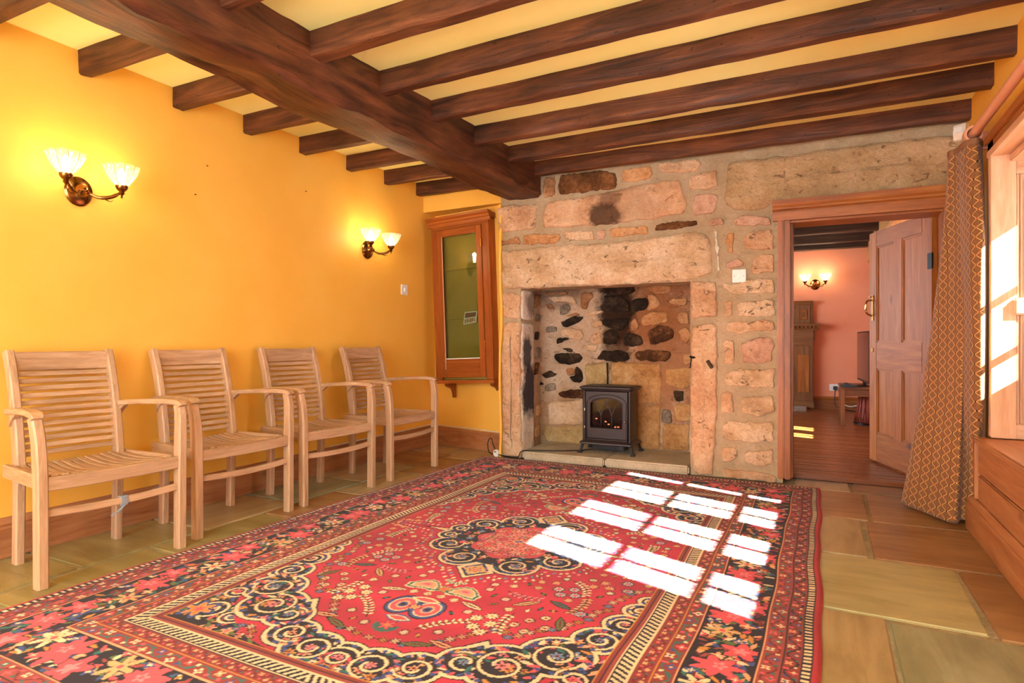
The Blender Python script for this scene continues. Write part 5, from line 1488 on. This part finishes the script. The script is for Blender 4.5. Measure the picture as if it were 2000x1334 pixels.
for k in range(18):
    MB().box((-0.10 + k * 0.0095, -0.072, 0.050), (0.003, 0.006, 0.026)).build('grille_slat', STOVE, hb)
MB().box((0.105, -0.073, 0.050), (0.036, 0.006, 0.03)).build('control_panel', STOVE, hb, bevel=0.002)

CABLE = plain('black_cable', '#141214', 0.4)
cbl = MB().tube(spline([(-1.60, 4.74, 0.090), (-1.72, 4.66, 0.076), (-1.90, 4.56, 0.0735), (-2.08, 4.49, 0.0735), (-2.15, 4.452, 0.066), (-2.175, 4.440, 0.02), (-2.26, 4.440, 0.016), (-2.36, 4.462, 0.02), (-2.372, 4.47, 0.03)], 6), 0.0045, 8).build('power_cable', CABLE, smooth=True)
tag(cbl, 'black power cable trailing from the stove over the hearth edge', 'cable')
c2 = MB().tube(spline([(-2.40, 4.50, 0.03), (-2.44, 4.52, 0.08), (-2.47, 4.53, 0.14), (-2.50, 4.53, 0.10), (-2.48, 4.51, 0.03), (-2.43, 4.49, 0.012)], 6), 0.0042, 8).build('power_cable', CABLE, smooth=True)
tag(c2, 'looped black cable by the skirting beside the left pier', 'cable')
pg = thing('plug', 'small white plug on the floor at the foot of the pier', 'plug', (-2.385, 4.468, 0.0))
MB().box((0, 0, 0.03), (0.05, 0.035, 0.056)).build('plug_body', WHITE, pg, bevel=0.01)
MB().box((0, -0.018, 0.045), (0.012, 0.02, 0.008)).build('pin', BRASS, pg)

# ------------------------------------------------------------------ switches, sensor, iron fittings
def switch(label, loc, rot, size=0.088):
    t = thing('light_switch', label, 'light switch', loc, rot, 'white wall switches')
    MB().box((0, -0.005, 0), (size, 0.010, size)).build('plate', WHITE, t, bevel=0.003)
    MB().box((0, -0.013, 0), (0.018, 0.008, 0.030)).build('rocker', plain('rocker_white', '#f0ebdf', 0.3), t, bevel=0.002)
    for x in (-0.03, 0.03):
        MB().lathe([(0.001, -0.002), (0.003, -0.0015), (0.003, 0.001)], 8, (x, -0.010, 0), axis='y').build('screw', KNOB, t)
switch('white light switch on the stone wall between fireplace and doorway', (-0.499, 4.486, 1.401), (0, 0, 0))
switch('white light switch on the yellow wall beside the cabinet', (XL, 4.318, 1.396), (0, 0, PI / 2))
pr = thing('motion_sensor', 'small white alarm sensor in the corner under the last joist', 'sensor', (0.748, 4.46, 2.195), (0, 0, math.radians(-32)))
mb = MB(); mb.prism([(-0.022, 0.048), (0.0, 0.052), (0.022, 0.04), (0.03, 0.0), (0.022, -0.05), (-0.012, -0.052), (-0.022, -0.02)], -0.032, 0.032, axis='x')
mb.v = [(x, -y, z) for x, y, z in mb.v]
PIRM = plain('ivory_plastic', '#e6d8c4', 0.4)
mb.build('housing', PIRM, pr, bevel=0.004)
MB().box((0, -0.030, 0.008), (0.046, 0.006, 0.036)).build('lens', WHITE, pr, bevel=0.003)
hk = thing('iron_bracket', 'rusty iron crane bracket on the inner edge of the pier', 'bracket', (-0.812, 4.470, 0.83))
mb = MB(); mb.tube([(0.03, 0.0, 0.006), (-0.006, -0.012, 0.008), (-0.012, -0.016, 0.018)], 0.008, 8); mb.tube(spline([(-0.004, -0.012, 0.004), (-0.008, -0.014, -0.03), (-0.010, -0.016, -0.06), (-0.018, -0.020, -0.066)], 4), 0.004, 6)
mb.build('hook', IRON, hk, smooth=True)
pt = thing('iron_pintle', 'short iron pin stub sticking out of the pier face', 'pin', (-0.690, 4.478, 0.79))
PINTLE = plain('worn_iron', '#5c4c42', 0.4, 0.8)
MB().tube([(-0.016, -0.012, 0.024), (0.016, -0.030, -0.024)], 0.013, 12).build('pin', PINTLE, pt, smooth='auto')
MB().tube([(0.010, 0.012, -0.020), (0.012, -0.03, -0.020)], 0.008, 8).build('tang', PINTLE, pt, smooth='auto')
NAIL = plain('dark_nail', '#2a1a10', 0.5, 0.6)
for yy, zz, lab in [(2.414, 1.978, 'tiny dark nail above the second chair, higher of the close pair'), (2.338, 1.794, 'tiny dark nail above the second chair, lower of the close pair'), (3.187, 1.997, 'tiny dark nail in the yellow wall above the third chair')]:
    tag(MB().lathe([(0.0005, 0.012), (0.0030, 0.006), (0.0030, -0.002)], 8, (XL, yy, zz), axis='x').build('nail', NAIL), lab, 'nail', 'nails in the yellow wall')

# ------------------------------------------------------------------ curtain and pole
POLEM = plain('salmon_painted_wood', '#dc9c78', 0.4, 0, 0.4, 0.04)
pole = thing('curtain_pole', 'thick pinkish wooden curtain pole above the window', 'curtain pole', (0.70, 2.6, 2.005))
MB().tube([(0, -1.5, -0.004), (0, 1.30, 0.004)], 0.0225, 20).build('pole', POLEM, pole, smooth='auto')
cupm = MB().lathe([(0.030, -0.05), (0.042, -0.05), (0.044, -0.02), (0.040, 0.02), (0.022, 0.03), (0.022, 0.0), (0.030, -0.02)], 24, (0, 1.30, 0.004), axis='y', close=True)
cupm.build('end_cup', POLEM, pole, smooth='auto')
MB().box((0.045, 1.32, -0.02), (0.06, 0.03, 0.09)).build('bracket', POLEM, pole, bevel=0.006)

def curtain_mat():
    M = Mat('woven_zigzag_fabric', 0.75, 0, 0.25)
    M.b.inputs['Sheen Weight'].default_value = 0.15
    tc = M.n('ShaderNodeUVMap'); tc.uv_map = 'cloth'
    sep = M.n('ShaderNodeSeparateXYZ'); M.link(tc.outputs[0], sep.inputs[0])
    u = M.math('DIVIDE', sep.outputs[0], 0.074); v = M.math('DIVIDE', sep.outputs[1], 0.0455)
    tri = M.math('MULTIPLY', M.math('ABSOLUTE', M.math('SUBTRACT', M.math('FRACT', v), 0.5)), 2.0)     # 0..1..0
    half = M.math('MULTIPLY', tri, 0.40)
    fu = M.math('ABSOLUTE', M.math('SUBTRACT', M.math('FRACT', u), 0.5))                                # distance from column centre
    d1 = M.math('ABSOLUTE', M.math('SUBTRACT', fu, M.math('ADD', half, 0.075)))
    line = M.math('LESS_THAN', d1, 0.042)
    shade = M.math('LESS_THAN', M.math('ABSOLUTE', M.math('SUBTRACT', d1, 0.065)), 0.022)
    near = M.math('LESS_THAN', fu, 0.045)
    lowtri = M.math('LESS_THAN', tri, 0.24)
    hightri = M.math('GREATER_THAN', tri, 0.86)
    edge = M.math('GREATER_THAN', fu, 0.46)
    dotb = M.math('MULTIPLY', near, lowtri)
    dotr = M.math('MULTIPLY', edge, hightri)
    wv = M.noise(M.co((1, 1, 1)), 160, 2)
    weave = M.math('MULTIPLY', M.math('ADD', M.math('SINE', M.math('MULTIPLY', sep.outputs[1], 1800.0)), 1.0), 0.5)
    ground = M.ramp(M.math('ADD', M.math('MULTIPLY', wv, 0.5), M.math('MULTIPLY', weave, 0.5)), [(0.25, lin('#643a20')), (0.55, lin('#865632')), (0.8, lin('#a27648'))])
    col = M.mix(M.math('MULTIPLY', shade, 0.55), ground, lin('#7a3c22'))
    col = M.mix(line, col, lin('#d8a458'))
    col = M.mix(dotr, col, lin('#b03428'))
    col = M.mix(dotb, col, lin('#20120c'))
    M.color(col)
    M.bump(M.math('ADD', M.math('MULTIPLY', line, 0.8), M.math('MULTIPLY', wv, 0.4)), 0.35, 0.003)
    return M.m

def make_curtain():
    # plan of the folded cloth (x, y) at a few heights, bottom to top; last column hangs nearest the window
    levels = [
        (0.015, [(0.62, 4.26), (0.47, 4.27), (0.425, 4.18), (0.52, 4.00), (0.610, 3.845), (0.655, 3.90), (0.690, 3.86), (0.735, 3.93), (0.745, 4.05)]),
        (0.30, [(0.62, 4.22), (0.50, 4.22), (0.462, 4.14), (0.54, 3.98), (0.622, 3.82), (0.660, 3.87), (0.690, 3.80), (0.732, 3.86), (0.740, 4.00)]),
        (0.70, [(0.64, 4.18), (0.54, 4.17), (0.520, 4.09), (0.575, 3.97), (0.632, 3.81), (0.648, 3.80), (0.660, 3.665), (0.698, 3.638), (0.728, 3.80)]),
        (1.10, [(0.64, 4.14), (0.575, 4.12), (0.560, 4.05), (0.600, 3.96), (0.640, 3.84), (0.652, 3.80), (0.660, 3.660), (0.698, 3.632), (0.726, 3.78)]),
        (1.45, [(0.65, 4.10), (0.602, 4.08), (0.592, 4.02), (0.622, 3.96), (0.648, 3.88), (0.650, 3.83), (0.660, 3.69), (0.700, 3.642), (0.730, 3.78)]),
        (1.75, [(0.65, 4.08), (0.615, 4.05), (0.612, 4.00), (0.634, 3.97), (0.650, 3.92), (0.648, 3.87), (0.662, 3.77), (0.704, 3.73), (0.736, 3.83)]),
        (1.95, [(0.65, 4.06), (0.622, 4.03), (0.620, 3.99), (0.638, 3.97), (0.648, 3.93), (0.650, 3.89), (0.664, 3.82), (0.700, 3.79), (0.734, 3.86)]),
    ]
    zs = [l[0] for l in levels]
    nu = 96; nv = 90
    def lerp_level(z):
        for i in range(len(zs) - 1):
            if z <= zs[i + 1] or i == len(zs) - 2:
                f = (z - zs[i]) / (zs[i + 1] - zs[i])
                f = max(0, min(1, f))
                f = f * f * (3 - 2 * f) * 0.35 + f * 0.65
                return [Vector((a[0] + (b[0] - a[0]) * f, a[1] + (b[1] - a[1]) * f, z)) for a, b in zip(levels[i][1], levels[i + 1][1])]
    verts = []; uvs = []
    for j in range(nv + 1):
        z = zs[0] + (zs[-1] - zs[0]) * j / nv
        cp = spline(lerp_level(z), 12)
        row = cp
        # arc length measured from the front fold so that the columns run straight down the cloth
        al = [0.0]
        for k in range(1, len(row)):
            al.append(al[-1] + (row[k] - row[k - 1]).length)
        ref = al[48]
        for k, p in enumerate(row):
            w = 0.003 * N3(p.x * 3, k * 0.08, z * 2.2)
            sagz = 0.012 * math.sin(k * 0.12) if j == 0 else 0
            verts.append((p.x + w, p.y + w, z + max(0, sagz)))
            uvs.append((al[k] - ref, z))
    m = len(row)
    faces = [(j * m + k, j * m + k + 1, (j + 1) * m + k + 1, (j + 1) * m + k) for j in range(nv) for k in range(m - 1)]
    me = bpy.data.meshes.new('cloth')
    O = Vector((0.66, 3.9, 0.0))
    me.from_pydata([(v[0] - O.x, v[1] - O.y, v[2]) for v in verts], [], faces)
    uvl = me.uv_layers.new(name='cloth')
    for lp in me.loops:
        uvl.data[lp.index].uv = uvs[lp.vertex_index]
    t = thing('curtain', 'long zigzag patterned brown and gold curtain drawn beside the window', 'curtain', O)
    o = link_obj('cloth', me, curtain_mat(), t, smooth=True)
    md = o.modifiers.new('thickness', 'SOLIDIFY'); md.thickness = 0.004; md.offset = 0
    mb = MB().sweep(spline([(p.x - O.x, p.y - O.y, 1.955) for p in levels_top(levels)], 6), (0.012, 0.03))
    mb.build('heading_tape', plain('heading_tape', '#8a5e40', 0.8), t, smooth='auto')
def levels_top(levels):
    return [Vector((a, b, 0)) for a, b in levels[-1][1]]
make_curtain()

# ------------------------------------------------------------------ things in the room beyond the door
fz = 0.031
MANT = {ax: wood('mantel_wood_' + 'xyz'[ax], '#6a4020', '#845630', '#986a3e', ax, 0.8, 0.5, 0.08) for ax in range(3)}
mt = thing('mantelpiece', 'carved wooden fireplace surround with overmantel in the room beyond', 'fireplace surround', (-0.75, PYN - 0.002, fz))
def Q(a, b, nm, ax, par=mt, bev=0.004, m=None):
    return MB().box2(a, b).build(nm, m or MANT[ax], par, bevel=bev)
for s in (-1, 1):
    x = s * 0.54
    p = Q((x - 0.12, -0.10, 0.10), (x + 0.12, 0, 0.86), 'pilaster', 2)
    Q((x - 0.075, -0.106, 0.22), (x + 0.075, -0.10, 0.74), 'sunk_panel', 2, p, 0.006, DARKPINE[2])
    Q((x - 0.135, -0.12, 0.0), (x + 0.135, 0, 0.10), 'plinth_block', 0)
    Q((x - 0.13, -0.115, 0.86), (x + 0.13, 0, 0.92), 'capital', 0)
    Q((x - 0.14, -0.125, 0.92), (x + 0.14, 0, 1.08), 'corbel', 0, bev=0.012)
    q = Q((x - 0.09, -0.06, 1.17), (x + 0.09, 0, 1.42), 'overmantel_post', 2)
    Q((x - 0.05, -0.068, 1.22), (x + 0.05, -0.06, 1.36), 'square_panel', 2, q, 0.006, DARKPINE[2])
    Q((x - 0.022, -0.074, 1.26), (x + 0.022, -0.068, 1.32), 'square_boss', 2, q, 0.003)
Q((-0.66, -0.11, 0.86), (0.66, 0, 1.06), 'frieze', 0)
mb = MB(); mb.prism([(0, 1.08), (-0.13, 1.08), (-0.15, 1.11), (-0.18, 1.13), (-0.19, 1.165), (0, 1.165)], -0.74, 0.74, axis='x'); sh_ = mb.build('shelf', MANT[0], mt)
for k in range(30):
    MB().box((-0.725 + k * 0.05, -0.165, 1.115), (0.022, 0.028, 0.022)).build('dentil', MANT[0], sh_)
Q((-0.66, -0.05, 1.17), (0.66, 0, 1.42), 'overmantel_panel', 0)
mb = MB(); mb.prism([(0, 1.42), (-0.07, 1.42), (-0.085, 1.45), (-0.10, 1.475), (0, 1.475)], -0.66, 0.66, axis='x'); mb.build('overmantel_cornice', MANT[0], mt)
Q((-0.42, -0.03, 0.0), (0.42, 0, 0.86), 'fire_opening', 2, m=CHAR)
hs = MB().box2((-1.42, PYN - 0.55, fz), (-0.16, PYN - 0.13, fz + 0.035)).build('hearth_slab', stone_mat('grey_hearth', '#8c7c6c', '#a09080', '#b4a594', 0.1, 0.3), bevel=0.006)
tag(hs, 'pale stone hearth slab before the fireplace in the room beyond', 'hearth')

TABW = {ax: wood('side_table_wood_' + 'xyz'[ax], '#6a3c1e', '#86542c', '#9c6a3c', ax, 0.9, 0.45, 0.08) for ax in range(3)}
tb = thing('television_table', 'low wooden table carrying the television in the room beyond', 'table', (0.50, 7.98, fz))
MB().box2((-0.31, -0.36, 0.395), (0.30, 0.36, 0.425)).build('table_top', TABW[1], tb, bevel=0.006)
for x in (-0.28, 0.27):
    for yy in (-0.33, 0.33):
        MB().box((x, yy, 0.198), (0.045, 0.045, 0.396)).build('leg', TABW[2], tb, bevel=0.004)
for x in (-0.28, 0.27):
    MB().box((x, 0, 0.355), (0.02, 0.62, 0.07)).build('apron', TABW[1], tb)
    MB().box((x, 0, 0.10), (0.018, 0.62, 0.03)).build('stretcher', TABW[1], tb)
for yy in (-0.33, 0.33):
    MB().box((0, yy, 0.355), (0.52, 0.02, 0.07)).build('apron', TABW[0], tb)
TVB = plain('black_tv_plastic', '#141214', 0.3)
SCREEN = plain('dark_tv_screen', '#3a2420', 0.12, 0, 0.5, 0.02)
tv = thing('television', 'flat screen television seen almost edge-on beyond the door', 'television', (0.44, 7.86, fz + 0.426), (0, 0, math.radians(94)))
MB().box((0, 0, 0.325), (0.94, 0.035, 0.56)).build('casing', TVB, tv, bevel=0.006)
MB().box((0, 0.0185, 0.33), (0.90, 0.002, 0.52)).build('screen', SCREEN, tv)
MB().box((0, -0.0185, 0.33), (0.6, 0.03, 0.36)).build('rear_housing', TVB, tv, bevel=0.01)
MB().box((0, 0, 0.03), (0.08, 0.03, 0.06)).build('neck', TVB, tv)
MB().lathe([(0.001, 0.0), (0.11, 0.0), (0.12, 0.006), (0.10, 0.012), (0.001, 0.014)], 28).build('stand', TVB, tv, smooth='auto')
bx = MB(); bx.box((0, 0, 0.012), (0.16, 0.20, 0.024)); bx.tube(spline([(0.0, 0.08, 0.03), (-0.04, 0.02, 0.034), (0.02, -0.05, 0.03)], 5), 0.006, 6)
o = bx.build('set_top_box', TVB, bevel=0.003); o.location = (0.275, 7.68, fz + 0.4255)
tag(o, 'thin black box with a lead lying before the television', 'media box')
BASK = wood('red_wicker', '#5a1e14', '#86321e', '#a4562e', 2, 1.6, 0.6, 0.3)
bk = thing('waste_basket', 'dark red flared basket standing under the television table', 'basket', (0.53, 7.93, fz))
mb = MB().lathe([(0.001, 0.0), (0.185, 0.0), (0.186, 0.012), (0.165, 0.03), (0.150, 0.20), (0.135, 0.345), (0.125, 0.345), (0.145, 0.05), (0.001, 0.04)], 28)
mb.build('body', BASK, bk, smooth='auto')
MB().lathe([(0.178, -0.0), (0.196, 0.0), (0.198, 0.018), (0.180, 0.022)], 28, close=True).build('base_ring', TVB, bk, smooth='auto')
for k in range(20):
    a = k / 20 * 2 * PI
    MB().tube([(0.188 * math.cos(a), 0.188 * math.sin(a), 0.02), (0.155 * math.cos(a), 0.155 * math.sin(a), 0.2), (0.138 * math.cos(a), 0.138 * math.sin(a), 0.34)], 0.006, 6).build('stave', BASK, bk, smooth=True)
so = thing('wall_socket', 'white wall socket with a black plug on the salmon wall', 'socket', (0.186, PYN, 0.325))
MB().box((0, -0.006, 0), (0.15, 0.012, 0.09)).build('plate', WHITE, so, bevel=0.003)
MB().box((-0.005, -0.035, -0.008), (0.05, 0.05, 0.055)).build('plug', TVB, so, bevel=0.008)
tag(MB().tube(spline([(0.181, PYN - 0.06, 0.29), (0.175, PYN - 0.10, 0.18), (0.19, PYN - 0.14, 0.08), (0.30, PYN - 0.22, 0.045), (0.42, PYN - 0.4, 0.045)], 6), 0.006, 6).build('television_lead', TVB, smooth=True), 'black lead hanging from the socket on the salmon wall', 'cable')
WCAB = plain('white_cable', '#d8cfc4', 0.5)
tag(MB().tube(spline([(0.28, PYN - 0.05, 0.10), (0.36, PYN - 0.09, 0.08), (0.46, PYN - 0.10, 0.10), (0.56, PYN - 0.06, 0.08), (0.66, PYN - 0.1, 0.05)], 6), 0.007, 6).build('white_lead', WCAB, smooth=True), 'white lead along the skirting under the television table', 'cable')
# thin white cable clipped above the skirting by the alcove
tag(MB().tube(spline([(XL + 0.010, 3.4, 0.182), (XL + 0.012, 3.9, 0.185), (XL + 0.012, 4.3, 0.183), (XL + 0.014, 4.76, 0.186), (-3.15, 4.775, 0.176), (-2.8, 4.705, 0.180), (-2.45, 4.632, 0.176)], 6), 0.0045, 6).build('aerial_cable', WCAB, smooth=True), 'thin white cable clipped along the top of the skirting', 'cable')
